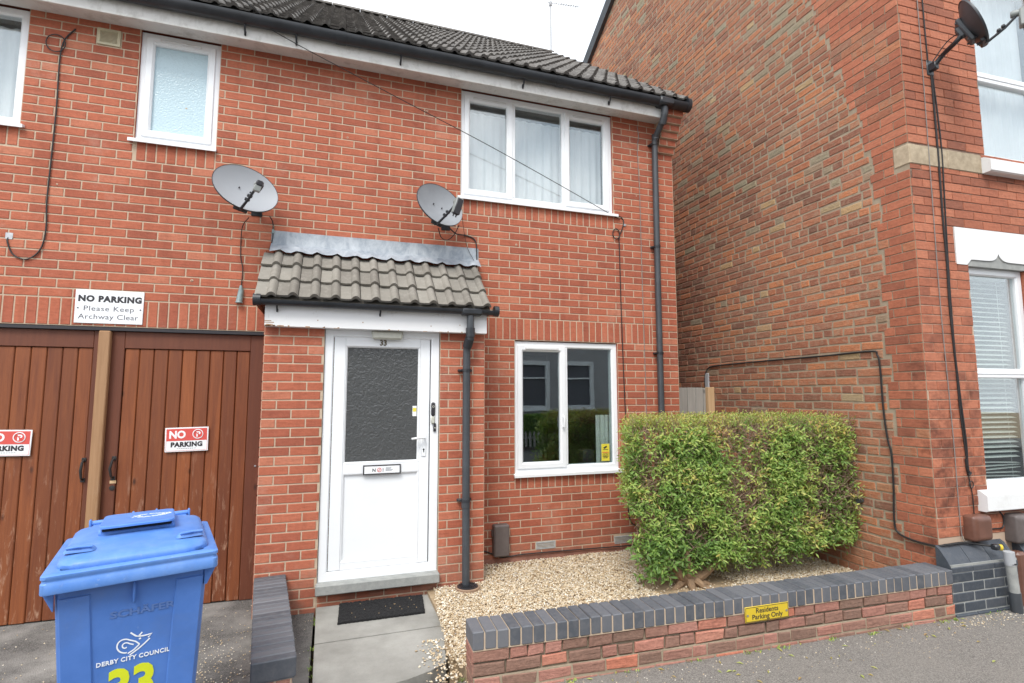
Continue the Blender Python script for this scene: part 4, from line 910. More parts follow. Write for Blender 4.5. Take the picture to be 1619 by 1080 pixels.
cable('black cable lying along the foot of the wall under the airbricks', [(-2.37, W_, .16), (-2.27, W_, .13), (-2.20, W_, .10), (-2.10, W_, .06), (-1.9, W_ * 2, .075), (-1.5, W_ * 2, .07), (-1.1, W_ * 2, .062), (-.75, W_ * 2, .055), (-.56, W_, .06), (-.54, W_, .16)], .0065)

def meter_box(label, X, W_, H_, D_, mat, style):
    b = MB(); b.M = X
    if style == 0:
        b.box(-W_ / 2, W_ / 2, -D_, 0, 0, H_, 0, 0, .010); b.box(-W_ / 2 + .008, W_ / 2 - .008, -D_ - .004, -D_ + .002, .012, H_ - .012, 0, 0, .004); b.box(-W_ / 2 - .012, -W_ / 2, -D_ * .6, -.01, H_ * .62, H_ * .82, 0, 0, .004)
    else:                                # rounded moulded cover
        rs = []
        for t in [i / 8 for i in range(9)]:
            a = t * pi / 2; ins = .038 * (1 - cos(a)) * 1.0; y = -D_ * sin(a) if t else 0; y = -D_ + .038 * (1 - sin(pi / 2 * min(1, t))) if t > .01 else 0
            ins = .036 * (1 - cos(a)); w2, h0, h1 = W_ / 2 - ins, ins, H_ - ins * 1.2; rr = .022; ring = []
            for (cx, cz, a0) in ((w2 - rr, h0 + rr, -pi / 2), (w2 - rr, h1 - rr, 0), (-w2 + rr, h1 - rr, pi / 2), (-w2 + rr, h0 + rr, pi)):
                for i in range(5): q = a0 + pi / 2 * i / 4; ring.append((cx + rr * cos(q), y, cz + rr * sin(q)))
            rs.append(ring)
        b.loft(rs, 0, 0, False, True)
    o = b.build('meter_box', [mat]); return tag(o, label, 'meter box')
meter_box('grey-brown square meter box low on the wall beside the porch', Matrix.Translation((-2.130, 0, .085)), .155, .300, .085, 'brown_pl', 0)

def drain():
    t = thing('drain_grate', 'round slotted black drain grate under the porch downpipe', 'drain', (-2.582, -.535, .004)); b = MB(); b.M = Matrix.Translation((-2.582, -.535, .004))
    b.lathe([(.082, -.07), (.104, -.07), (.106, .006), (.092, .010), (.086, .004)], 32); b.build('collar', ['terracotta'], t)
    g = MB(); g.M = Matrix.Translation((-2.582, -.535, .004)); g.lathe([(.086, .004), (.088, .014), (.074, .015), (.074, .004)], 32)
    for i in range(-4, 5):
        x = i * .0165; L = (max(.0, .076 ** 2 - x * x)) ** .5
        if L > .01: g.box(x - .0045, x + .0045, -L, L, .003, .014, 0)
    g.box(-.075, .075, -.005, .005, .003, .0145, 0); g.lathe([(0.0, -.012), (.085, -.012)], 24, 1); g.build('grating', ['black_pl', 'void'], t)
drain()
def doormat():
    b = MB(); z = -.049; ths = .020
    c = [(-3.622, -.452), (-2.958, -.468), (-2.996, -.832), (-3.640, -.834)]
    n, m = 70, 36; rg = random.Random(2); top = []
    for i in range(n + 1):
        for j in range(m + 1):
            u, v = i / n, j / m
            p = Vector((*c[0], 0)).lerp(Vector((*c[1], 0)), u).lerp(Vector((*c[3], 0)).lerp(Vector((*c[2], 0)), u), v)
            e = 0 if 0 < i < n and 0 < j < m else 1
            top.append((p.x + (rg.uniform(-.003, .003) if e else 0), p.y + (rg.uniform(-.003, .003) if e else 0), z + ths + rg.uniform(-.004, .004) - e * .004))
    b.add(top, [(i * (m + 1) + j, i * (m + 1) + j + 1, (i + 1) * (m + 1) + j + 1, (i + 1) * (m + 1) + j) for i in range(n) for j in range(m)], 0)
    per = [i * (m + 1) for i in range(n + 1)] + [n * (m + 1) + j for j in range(1, m + 1)] + [i * (m + 1) + m for i in range(n - 1, -1, -1)] + [j for j in range(m - 1, 0, -1)]
    pt = [top[i] for i in per]; pb = [(p[0], p[1], z + .001) for p in pt]; b.loft([pb, pt], 0, 0, True, False, False)
    for _ in range(16):
        x, y = rg.uniform(-3.58, -3.05), rg.uniform(-.80, -.50); b.box(x, x + rg.uniform(.003, .008), y, y + rg.uniform(.003, .006), z + ths + .002, z + ths + .006, 1)
    tag(b.build('doormat', ['mat', 'pebble']), 'black bristly doormat on the concrete path below the front door', 'doormat')
doormat()

# ---- low garden walls with blue brick copings
def coping_run(mb, F, n, pitch, depth, hgt, z, jit, seed):
    rg = random.Random(seed)
    for i in range(n):
        a = i * pitch; dz = rg.uniform(-jit, jit); dd = rg.uniform(-jit, jit)
        m = MB(); m.box(a + .0035, a + pitch - .0035, dd, depth + dd, z + dz, z + hgt + dz, 0, 0, .006)
        mb.add([F(*p) for p in m.v], m.f, 0, rg.random())
def front_wall():
    t = thing('garden_wall', 'long low brick garden wall with blue-grey coping in front of the hedge', 'wall', (-1.0, -2.02, -.085), 'low garden walls')
    a = R(-2.46); ca, sa = cos(a), sin(a)
    F0 = lambda u, v, z: (-2.916 + u * ca - v * sa, -1.996 + u * sa + v * ca, z + .004 * u)
    b = MB(); L = 51 * .075; rg = random.Random(21)
    FW = lambda u, v, d: F0(u, .030 - d, v)
    JITsave = rg
    c0 = MB(); c0.box(.012, L - .012, .031, .205, -.28, .148, 0); b.add([F0(*p) for p in c0.v], c0.f, 1)
    def rf(u, v, z):
        x = rg.random(); return x
    z = -.145
    for i, (zz, off) in enumerate(((.078, 0), (.003, .11), (-.072, .03), (-.147, .14))):
        uu = -off - .02 if i else .005
        stick = -.018 if i >= 2 else 0
        while uu < L:
            le = rg.choice([.225, .225, .225, .112, .17]); u0, u1 = max(uu, .004), min(uu + le, L - .004)
            if u1 - u0 > .03: brick(b, (lambda u, v, d, s_=stick: F0(u, .020 + s_ - d, v)), u0, u1, zz, zz + .075, 0, p=.010 if i < 2 else .004, c=.006, jit=.005, rnd=rg.random() ** 1.15 * .93)
            uu += le
    c0 = MB(); c0.box(.01, L - .01, .004, .22, -.28, .000, 0); b.add([F0(*p) for p in c0.v], c0.f, 1)
    FE = lambda u, v, d: F0(.010 - d, u, v)      # left end
    for i, zz in enumerate((.078, .003, -.072, -.147)):
        for (p, q) in (((.012, .205),) if i % 2 == 0 else ((.012, .105), (.105, .205))): brick(b, FE, p, q, zz, zz + .075, 0, p=.008, c=.006, jit=.004, rnd=rg.random())
    FB = lambda u, v, d: F0(u, .205 + d, v)
    field(b, FB, .01, L - .01, -.10, .148, [], 0, zref=.153, jit=.003)
    b.build('brick_base', ['wall_brick', 'old_mortar'], t)
    c = MB(); coping_run(c, F0, 51, .075, .215, .106, .155, .0022, 5)
    m = MB(); m.box(.006, L - .006, .006, .209, .150, .250, 0); c.add([F0(*p) for p in m.v], m.f, 1)
    c.build('coping', ['blue_brick', 'mortar'], t)
    s_ = MB(); s_.M = Matrix.Translation(F0(2.06, -.002, .147)) @ Matrix.Rotation(a, 4, 'Z') @ Matrix.Rotation(R(-.6), 4, 'Y')
    s_.box(-.180, .180, -.006, 0, -.051, .051, 0, 0, .002); s_.ring(-.176, .176, -.047, .047, [(0, -.0062), (0, -.0068), (.003, -.0068), (.003, -.0062)], 1)
    put_text(s_, 'Residents', .0, -.0064, .006, .046, 1, .0006, 1.05); put_text(s_, 'Parking Only', .0, -.0064, -.034, .046, 1, .0006, 1.05)
    for x in (-.160, .160): s_.tube([(x, -.006, -.004), (x, -.0085, -.004)], .008, 10, 2)
    tag(s_.build('residents_sign', ['sign_yellow', 'ink', 'metal']), 'yellow plate reading Residents Parking Only on the low wall', 'sign')
front_wall()
def side_wall():
    t = thing('garden_wall', 'short low wall with dark coping running out from the left porch pier', 'wall', (-4.08, -1.2, -.09), 'low garden walls')
    P0, P1 = Vector((-4.150, -.425, 0)), Vector((-3.985, -1.905, 0)); L = (P1 - P0).length; d = (P1 - P0) / L; nrm = Vector((-d.y, d.x, 0))   # nrm points to the right (+x)
    F0 = lambda u, v, z: tuple(P0 + d * u + nrm * (v - .1125) + Vector((0, 0, z)))
    b = MB(); rg = random.Random(3)
    m = MB(); m.box(.0, L - .012, .012, .205, -.28, .122, 0); b.add([F0(*p) for p in m.v], m.f, 1)
    field(b, lambda u, v, dd: F0(u, .205 + dd, v), 0, L - .01, -.10, .122, [], 0, zref=.122, jit=.003); field(b, lambda u, v, dd: F0(u, .012 - dd, v), 0, L - .01, -.10, .122, [], 0, zref=.122, jit=.003)
    field(b, lambda u, v, dd: F0(L - .012 + dd, u, v), .012, .205, -.10, .122, [], 0, zref=.122, jit=.003)
    b.build('brick_base', ['wall_brick', 'mortar'], t)
    c = MB(); n = 21; coping_run(c, F0, n, L / n, .226, .106, .124, .0014, 8); m = MB(); m.box(.003, L - .006, .008, .217, .120, .222, 0); c.add([F0(*p) for p in m.v], m.f, 1)
    c.build('coping', ['blue_brick', 'blue_brick'], t)
side_wall()

# ---- wheelie bin
def bin_():
    t = thing('wheelie_bin', 'blue council wheelie bin numbered 33 in front of the wooden gates', 'wheelie bin', (-4.446, -2.30, -.085))
    X = Matrix.Translation((-4.447, -2.566, -.085)) @ Matrix.Rotation(R(14.3), 4, 'Z') @ Matrix.Rotation(R(-1.1), 4, 'Y') @ Matrix.Rotation(R(-.8), 4, 'X') @ Matrix.Diagonal((1.025, 1, 1.050, 1))
    def rr(x0, x1, y0, y1, r, z, n=6):
        ring = []
        for (cx, cy, a0) in ((x1 - r, y0 + r, -pi / 2), (x1 - r, y1 - r, 0), (x0 + r, y1 - r, pi / 2), (x0 + r, y0 + r, pi)):
            for i in range(n): a = a0 + pi / 2 * i / (n - 1); ring.append((cx + r * cos(a), cy + r * sin(a), z))
        return ring
    def sec(z):        # tapered body
        k_ = (z - .03) / .93; hw = .205 + .050 * k_; return -hw, hw, .145 - .095 * k_, .545 + .115 * k_
    b = MB(); b.M = X; rs = []
    for z in (.03, .06, .3, .6, .86, .945): x0, x1, y0, y1 = sec(z); rs.append(rr(x0, x1, y0, y1, .035, z))
    b.loft(rs, 0, 0, True, False)
    # raised side panels on the front
    for s_ in (-1, 1):
        q = []
        for z in (.10, .60, .90):
            x0, x1, y0, y1 = sec(z); a0, a1 = (x0 + .012, x0 + .112) if s_ < 0 else (x1 - .112, x1 - .012); q.append([(a0, y0 - .0005, z), (a0 + .005, y0 - .007, z), (a1 - .005, y0 - .007, z), (a1, y0 - .0005, z)])
        b.loft(q, 0, 0, True, True, False, False)
    x0, x1, y0, y1 = sec(.90); b.box(-.005, .005, y0 - .022, y0 + .01, .845, .93, 0, 0, .004)
    for s_ in (-1, 1):                       # gussets under the rim
        xx = s_ * (x1 - .004); b.prism([(xx - .004, .93), (xx + s_ * .040, .93), (xx + s_ * .006, .86), (xx - .004, .86)], .06, .075, 0)
    bd = b.build('body', ['bin'], t)
    r_ = MB(); r_.M = X
    R0 = lambda i, z: rr(-.289 + i, .289 - i, -.0 + i, .700 - i, .020, z)
    r_.loft([R0(.045, .935), R0(.002, .935), R0(0, .940), R0(0, .972), R0(.004, .977), R0(.004, .985), R0(0, .990), R0(0, 1.000), R0(.005, 1.004), R0(.05, 1.004)], 0, 0, False, False)
    r_.loft([R0(.05, 1.004), R0(.05, .96)], 0, 0, False, False)
    r_.build('rim', ['lid'], bd)
    l = MB(); l.M = X
    def lidring(ins, z, cam_):
        ring = rr(-.252 + ins, .252 - ins, .044 + ins, .690 - ins, max(.09 - ins * .4, .03), z, 9)
        return [(x, y, zz + cam_ * sin(pi * min(1, max(0, (y - .03) / .66)) * .62) * 1.0) for x, y, zz in ring]
    l.loft([lidring(0, .998, 0), lidring(-.004, 1.004, .0), lidring(-.004, 1.018, .004), lidring(.004, 1.028, .012), lidring(.018, 1.033, .018), lidring(.06, 1.037, .024), lidring(.11, 1.039, .028), lidring(.15, 1.0395, .030), lidring(.195, 1.0395, .030)], 0, 0, False, True)
    ld = l.build('lid', ['lid'], t)
    f = MB(); f.M = X @ Matrix.Translation((-.004, .300, 1.092)) @ Matrix.Rotation(R(-1.5), 4, 'X')
    ring = lambda z, i=0: rr(-.140 + i, .140 - i, 0 + i, .36 - i, .035, z)
    f.loft([ring(0, .003), ring(.0), ring(.008), ring(.011, .004)], 0, 0, True, True)
    f.M = X; 
    for (x0_, x1_) in ((-.145, .135),): f.box(x0_ - .002, x1_ + .002, .345, .60, 1.05, 1.088, 0, 0, .01); f.box(x0_ + .012, x1_ - .012, .325, .350, 1.076, 1.087, 1, 0, .003)  # near-black strip stands in for the shade under the flap's front edge
    fl = f.build('flap', ['lid', 'void'], ld)
    e = MB(); e.M = X @ Matrix.Translation((-.004, .300, 1.092)) @ Matrix.Rotation(R(-1.5), 4, 'X')
    rg = random.Random(4)
    for _ in range(150):
        a = rg.uniform(0, 2 * pi); q = rg.uniform(.55, 1) ; x, y = .045 + .080 * q * cos(a), .20 + .052 * q * sin(a); s_ = rg.uniform(.002, .006); e.box(x - s_, x + s_, y - s_ * .5, y + s_ * .5, .0108, .0116, 0)
    e.build('worn_sticker', ['white_ink'], fl)
    h = MB(); h.M = X; zz = 1.056
    h.tube([(-.206, .712, zz), (.206, .712, zz)], .012, 10); 
    for x in (-.204, -.035, .062, .204): h.box(x - .005, x + .005, .695, .728, zz - .02, zz + .034 if abs(x) < .1 else zz + .018, 0, 0, .003)
    h.box(-.20, .20, .655, .712, 1.018, 1.050, 0, 0, .01); h.build('hinge_bar', ['lid'], ld)
    for s_ in (-1, 1):
        g = MB(); g.M = X @ Matrix.Translation((s_ * .188, .150, 1.053)) @ Matrix.Rotation(s_ * .15, 4, 'Z')
        rs = [[(x * k_, y * k_, z) for x, y, _ in rr(-.048, .048, -.024, .024, .018, 0)] for k_, z in ((1.1, -.006), (1.0, .004), (.8, .012))]; g.loft(rs, 0, 0, False, True)
        g.box(-.030, .012, -.0245, .012, .0025, .0125, 1, 0, .003); g.tube([(-.04, -.022, .012), (.0, -.028, .016), (.045, -.022, .012)], .005, 8)
        g.build('lid_grip', ['lid', 'bin'], ld)
    for s_ in (-1, 1):
        wv = MB(); wv.M = X @ Matrix.Translation((s_ * .235, .60, .10)) @ Matrix.Rotation(pi / 2, 4, 'Y'); wv.lathe([(0, -.025), (.085, -.025), (.1, -.018), (.1, .018), (.085, .025), (0, .025)], 28); wv.build('wheel', ['black_pl'], t)
    # printing on the front: lettering, ram emblem, house number
    p = MB(); p2 = MB(); p3 = MB(); sl = math.atan2(.095, .93); x0, x1, y0, y1 = sec(0.6)
    p.M = X @ Matrix.Translation((.006, y0 + .0035, .545)) @ Matrix.Rotation(sl, 4, 'X')
    p2.M = p3.M = p.M
    put_text(p2, 'DERBY CITY COUNCIL', 0, 0, .075, .0225, 0, .0006, .97, 'CENTER', 1.10)
    def stroke(pts, wd, mat=0):
        q = [((X_ - 870) * .000424, .0, -(Y_ + .19 * (X_ - 870) - 705) * .000424 + .098) for X_, Y_ in pts]; q = [Vector(a) for a in q]; vs = []
        for i, a in enumerate(q):
            tdir = (q[min(i + 1, len(q) - 1)] - q[max(i - 1, 0)]).normalized(); nn = Vector((-tdir.z, 0, tdir.x)) * wd / 2; vs += [a + nn, a - nn]
        p.add(vs, [(2 * i, 2 * i + 1, 2 * i + 3, 2 * i + 2) for i in range(len(q) - 1)], mat)
    def arc(cx, cy, r0, r1, a0, a1, n=26): return [(cx + (r0 + (r1 - r0) * i / n) * cos(R(a0 + (a1 - a0) * i / n)), cy + (r0 + (r1 - r0) * i / n) * sin(R(a0 + (a1 - a0) * i / n))) for i in range(n + 1)]
    stroke(arc(800, 636, 62, 62, 75, 300) + [(880, 598), (912, 625)], .0050)
    stroke([(912, 625), (870, 672), (822, 706)], .0052); stroke(arc(803, 640, 38, 8, -40, -330), .0046); stroke([(832, 616), (866, 626)], .0046)
    stroke([(992, 575), (950, 622), (900, 670), (838, 720)], .0052); stroke([(838, 516), (880, 548), (900, 553), (930, 516)], .0056); stroke([(900, 553), (950, 548), (1008, 532), (978, 566)], .0054); stroke([(905, 578), (922, 570)], .0062)
    put_text(p3, '33', -.004, 0, -.088, .192, 1, .007, .86, 'CENTER', .98)
    p4 = MB(); p4.M = p.M; put_text(p4, 'SCHÄFER', .025, 0, .250, .036, 0, .001, 1.45); p4.build('faded_lettering', ['faded'], bd)
    p.build('emblem', ['white_ink'], bd); p2.build('lettering', ['white_ink', 'faded'], bd); p3.build('number', ['white_ink', 'lime'], bd)
bin_()

# ---- hedge
def hedge():
    t = thing('hedge', 'square clipped privet hedge on a stubby trunk behind the low wall', 'hedge', (-.70, -1.0, 0))
    rg = random.Random(17); N3 = mnoise.noise
    def yf(x): return -1.06 - .125 * (x + 1.3)
    XL, XR, ZT = -1.25, .965, 1.365
    def yb(x): return -.45
    def xl(y): return XL + .57 * (y + 1.06)
    def zb(x): return .18 + .075 * abs(x + .65) + (.10 * min(1, (x - .55) / .3) if x > .55 else 0) + .05 * N3((x * 3, 2, 0))
    g = MB(); V, Fc, RR = g.v, g.f, g.r
    tw = MB()
    def leaf(p, d, nrm, L, wd, c):
        side = d.cross(nrm)
        if side.length < 1e-4: return
        side.normalize(); nrm = side.cross(d); o = len(V); mid = p + d * L * .5; tip = p + d * L + nrm * (-.12 * L)
        V.extend([tuple(p), tuple(mid + side * wd + nrm * .14 * wd), tuple(tip), tuple(mid - side * wd + nrm * .14 * wd), tuple(mid - nrm * .12 * wd)])
        Fc.append((o, o + 4, o + 1)); Fc.append((o + 4, o + 2, o + 1)); Fc.append((o, o + 3, o + 4)); Fc.append((o + 4, o + 3, o + 2)); RR.extend([c] * 4)
    def sprig(p, d, nl, size, cbase):
        u = d.orthogonal().normalized(); ln = .045 + .022 * nl * .5
        if rg.random() < .45: tw.tube([p - d * .05, p + d * ln * .6, p + d * ln], [.0022, .0016, .0010], 4, 0, 0, False)
        for i in range(nl):
            q = p + d * (ln * (i + .4) / nl); a = i * 2.4 + rg.uniform(-.5, .5); u2 = (Matrix.Rotation(a, 3, d) @ u)
            ld = (u2 * rg.uniform(.7, 1.1) + d * rg.uniform(.4, 1.0) + Vector((0, 0, rg.uniform(-.35, .25)))).normalized(); nn = (d * .9 + Vector((0, 0, .8)) - u2 * .3 + Vector((rg.uniform(-.3, .3),) * 3)).normalized()
            leaf(q, ld, nn, size * rg.uniform(.7, 1.25), size * rg.uniform(.13, .20), min(1, max(0, cbase + rg.gauss(0, .14))))
    def clump(p): return N3((p[0] * 4.2, p[1] * 4.2, p[2] * 4.2)) + .6 * N3((p[0] * 9.5 + 7, p[1] * 9.5, p[2] * 9.5))
    def sparse(x, z):    # brown open patches, mostly on the right half of the front
        s_ = N3((x * 2.2 + 3, z * 2.6, 5)) + .5 * N3((x * 6, z * 6, 9)); return s_ + .30 * max(0, min(1, (x + .45) / .6)) - (.25 if z < .35 else 0)
    made = 0
    def surf():
        r_ = rg.random()
        if r_ < .50:      # front
            x = rg.uniform(XL, XR); z0 = zb(x); z = z0 + (ZT - z0) * rg.random(); return Vector((x, yf(x), z)), Vector((0, -1, .15))
        if r_ < .72: x = rg.uniform(XL, XR); return Vector((x, rg.uniform(yf(x), yb(x)), ZT)), Vector((0, -.1, 1))
        if r_ < .82: y = rg.uniform(yf(XL), yb(XL)); return Vector((xl(y), y, rg.uniform(.22, ZT))), Vector((-.8, .3, .1))
        if r_ < .88: x = rg.uniform(XL, XR); return Vector((x, yb(x), rg.uniform(zb(x), ZT))), Vector((0, 1, .1))
        if r_ < .93: y = rg.uniform(yf(XR), yb(XR)); return Vector((XR - .02, y, rg.uniform(.25, ZT))), Vector((1, 0, .1))
        x = rg.uniform(XL + .05, XR); return Vector((x, rg.uniform(yf(x), yb(x)), zb(x))), Vector((0, -.3, -.6))
    while made < 9000:
        p, n = surf(); cl = clump(p)
        x, z = p.x, p.z
        if x < xl(p.y) - .01 + .10 * max(0, (.75 - z) / .6) + .05 * N3((z * 5, p.y * 5, 3)): continue
        if n.y < -.5 and z > ZT - .07 and rg.random() < .4: continue
        if p.z < .33 and p.x < -1.0 and rg.random() < .9 * (.33 - p.z) / .15 * (-.95 - p.x) / .3 * 1.5: continue
        sp = sparse(x, z) if n.y < -.5 else -.2
        if sp > .05 and rg.random() < min(.82, (sp + .02) * 2.6): made += .35; continue
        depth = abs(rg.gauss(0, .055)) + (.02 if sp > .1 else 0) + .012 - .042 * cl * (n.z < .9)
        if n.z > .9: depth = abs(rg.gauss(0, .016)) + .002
        q = p - n.normalized() * depth + Vector((rg.gauss(0, .015), 0, rg.gauss(0, .012)))
        if p.x > .9: q.x = min(q.x, .955)
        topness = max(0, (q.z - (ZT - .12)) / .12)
        d = (n.normalized() * rg.uniform(.35, 1.0) + Vector((rg.uniform(-.8, .8), rg.uniform(-.25, .25), rg.uniform(-.55, .75)))).normalized()
        if n.z > .9: d = (Vector((rg.uniform(-.7, .7), rg.uniform(-.7, .7), .8))).normalized()
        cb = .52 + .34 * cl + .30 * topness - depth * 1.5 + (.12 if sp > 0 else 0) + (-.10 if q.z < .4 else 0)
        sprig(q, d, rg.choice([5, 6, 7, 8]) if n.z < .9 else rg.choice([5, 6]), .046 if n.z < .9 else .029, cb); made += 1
    # sparser inner leaves
    for _ in range(900):
        x = rg.uniform(XL + .05, XR - .05); p = Vector((x, rg.uniform(yf(x) + .10, yb(x) - .08), rg.uniform(zb(x) + .05, ZT - .08)))
        if p.x < xl(p.y) + .05: continue
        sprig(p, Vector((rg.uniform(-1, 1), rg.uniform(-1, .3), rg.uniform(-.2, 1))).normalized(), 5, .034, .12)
    # a few wilder low shoots with larger dark leaves at the lower left
    for _ in range(70):
        p = Vector((rg.gauss(-1.02, .12), yf(-1.0) + rg.uniform(-.03, .1), rg.uniform(.13, .42))); sprig(p, Vector((rg.uniform(-.8, .3), -.7, rg.uniform(-.5, .3))).normalized(), 6, .058, .22)
    g.m = [0] * len(Fc); g.sm = [False] * len(Fc)
    g.build('foliage', ['leaf'], t)
    # branching stems inside
    root = Vector((-.70, -1.0, -.04))
    for _ in range(58):
        x = rg.uniform(XL + .06, XR - .06); e = Vector((x, rg.uniform(yf(x) + .05, yb(x) - .1), rg.uniform(.55, ZT - .04))); m1 = root + Vector((rg.uniform(-.10, .10), rg.uniform(-.06, .06), .22)); m2 = m1.lerp(e, .5) + Vector((rg.uniform(-.06, .06), rg.uniform(-.08, .02), rg.uniform(-.08, .06)))
        tw.tube(smooth([root + Vector((rg.uniform(-.05, .05), rg.uniform(-.05, .05), 0)), m1, m2, e], 4), [max(.002, .016 * (1 - i / 13)) for i in range(13)], 5, 0, 0, False)
    for _ in range(3600):
        x = rg.uniform(XL + .03, XR - .02); y = yf(x) + abs(rg.gauss(.05, .05)); z = rg.uniform(zb(x) + .03, ZT - .05); s_ = sparse(x, z)
        if s_ < rg.uniform(-.35, .2) or x < xl(y) + .02: continue
        d = Vector((rg.uniform(-1, 1), rg.uniform(-.6, .3), rg.uniform(-.4, .8))).normalized() * rg.uniform(.05, .13); p = Vector((x, y, z)); tw.tube([p, p + d * .5 + Vector((rg.uniform(-.01, .01), 0, rg.uniform(-.01, .01))), p + d], [.0028, .0022, .0012], 4, 0, 0, False)
    tw.build('twigs', ['twig'], t)
    s_ = MB()
    s_.tube(smooth([(-.70, -1.02, -.10), (-.71, -1.02, .0), (-.72, -1.03, .10), (-.66, -1.02, .22), (-.60, -1.0, .36)], 4), [.105, .10, .095, .085, .08, .075, .07, .065, .062, .06, .056, .052, .05, .048, .045, .04, .036][:17], 12)
    for (a, b_, c_) in ((-.95, -1.08, .30), (-.40, -1.12, .26), (-.78, -1.10, .34), (-.55, -.85, .33)): s_.tube(smooth([(-.71, -1.03, .01), ((-.71 + a) / 2, (-1.03 + b_) / 2 - .01, .10), (a, b_, c_)], 4), [.055, .05, .046, .042, .038, .034, .03, .026, .022], 8)
    for a in (200, 250, 300, 340): s_.tube([(-.71 + .07 * cos(R(a)), -1.02 + .07 * sin(R(a)), .03), (-.71 + .14 * cos(R(a)), -1.02 + .13 * sin(R(a)), -.005), (-.71 + .22 * cos(R(a)), -1.02 + .19 * sin(R(a)), -.03)], [.035, .028, .015], 8)
    s_.build('trunk', ['bark'], t)
hedge()

def alley_fence():
    t = thing('wooden_fence', 'silvered upright board fence closing the alley between the two houses', 'fence', (.5, .72, -.1))
    b = MB(); rg = random.Random(6); x = .02
    while x < .905: w_ = rg.uniform(.118, .128); b.box(x + .003, min(x + w_, .915) - .003, .70 + rg.uniform(0, .006), .722, -.1, 1.728 + rg.uniform(-.012, .004), 0, rg.uniform(0, .6), .004); x += w_
    b.box(.0, 1.0, .724, .76, .3, .38, 0, .4); b.box(.0, 1.0, .724, .76, 1.4, 1.48, 0, .4); b.build('boards', ['grey_board'], t)
    p = MB(); p.box(.920, 1.018, .655, .722, -.1, 1.735, 0, .1, .006); p.build('post', ['pale_post'], t)
alley_fence()
def aerial():
    t = thing('tv_aerial', 'rooftop TV aerial on a thin mast behind the ridge', 'aerial', (.38, 4.5, 8.0)); m = MB(); m.tube([(.38, 4.5, 7.2), (.38, 4.5, 9.82)], .020, 8); m.build('mast', ['dish'], t)
    b = MB(); b.tube([(.33, 4.5, 9.80), (1.00, 4.46, 9.845)], .008, 6); b.box(.35, .41, 4.47, 4.53, 9.74, 9.83, 0, 0, .005); b.build('boom', ['dish'], t)
    def el(a, b_): e = MB(); e.tube([a, b_], .005, 5); e.build('element', ['dish'], t)
    for i in range(10): x = .50 + i * .055; el((x, 4.38, 9.81 + i * .003), (x, 4.58, 9.81 + i * .003)); el((x, 4.47, 9.785 + i * .003), (x, 4.47, 9.845 + i * .003))
    for z in (-.07, .07): el((.36, 4.40, 9.80 + z), (.36, 4.60, 9.80 + z))
aerial()

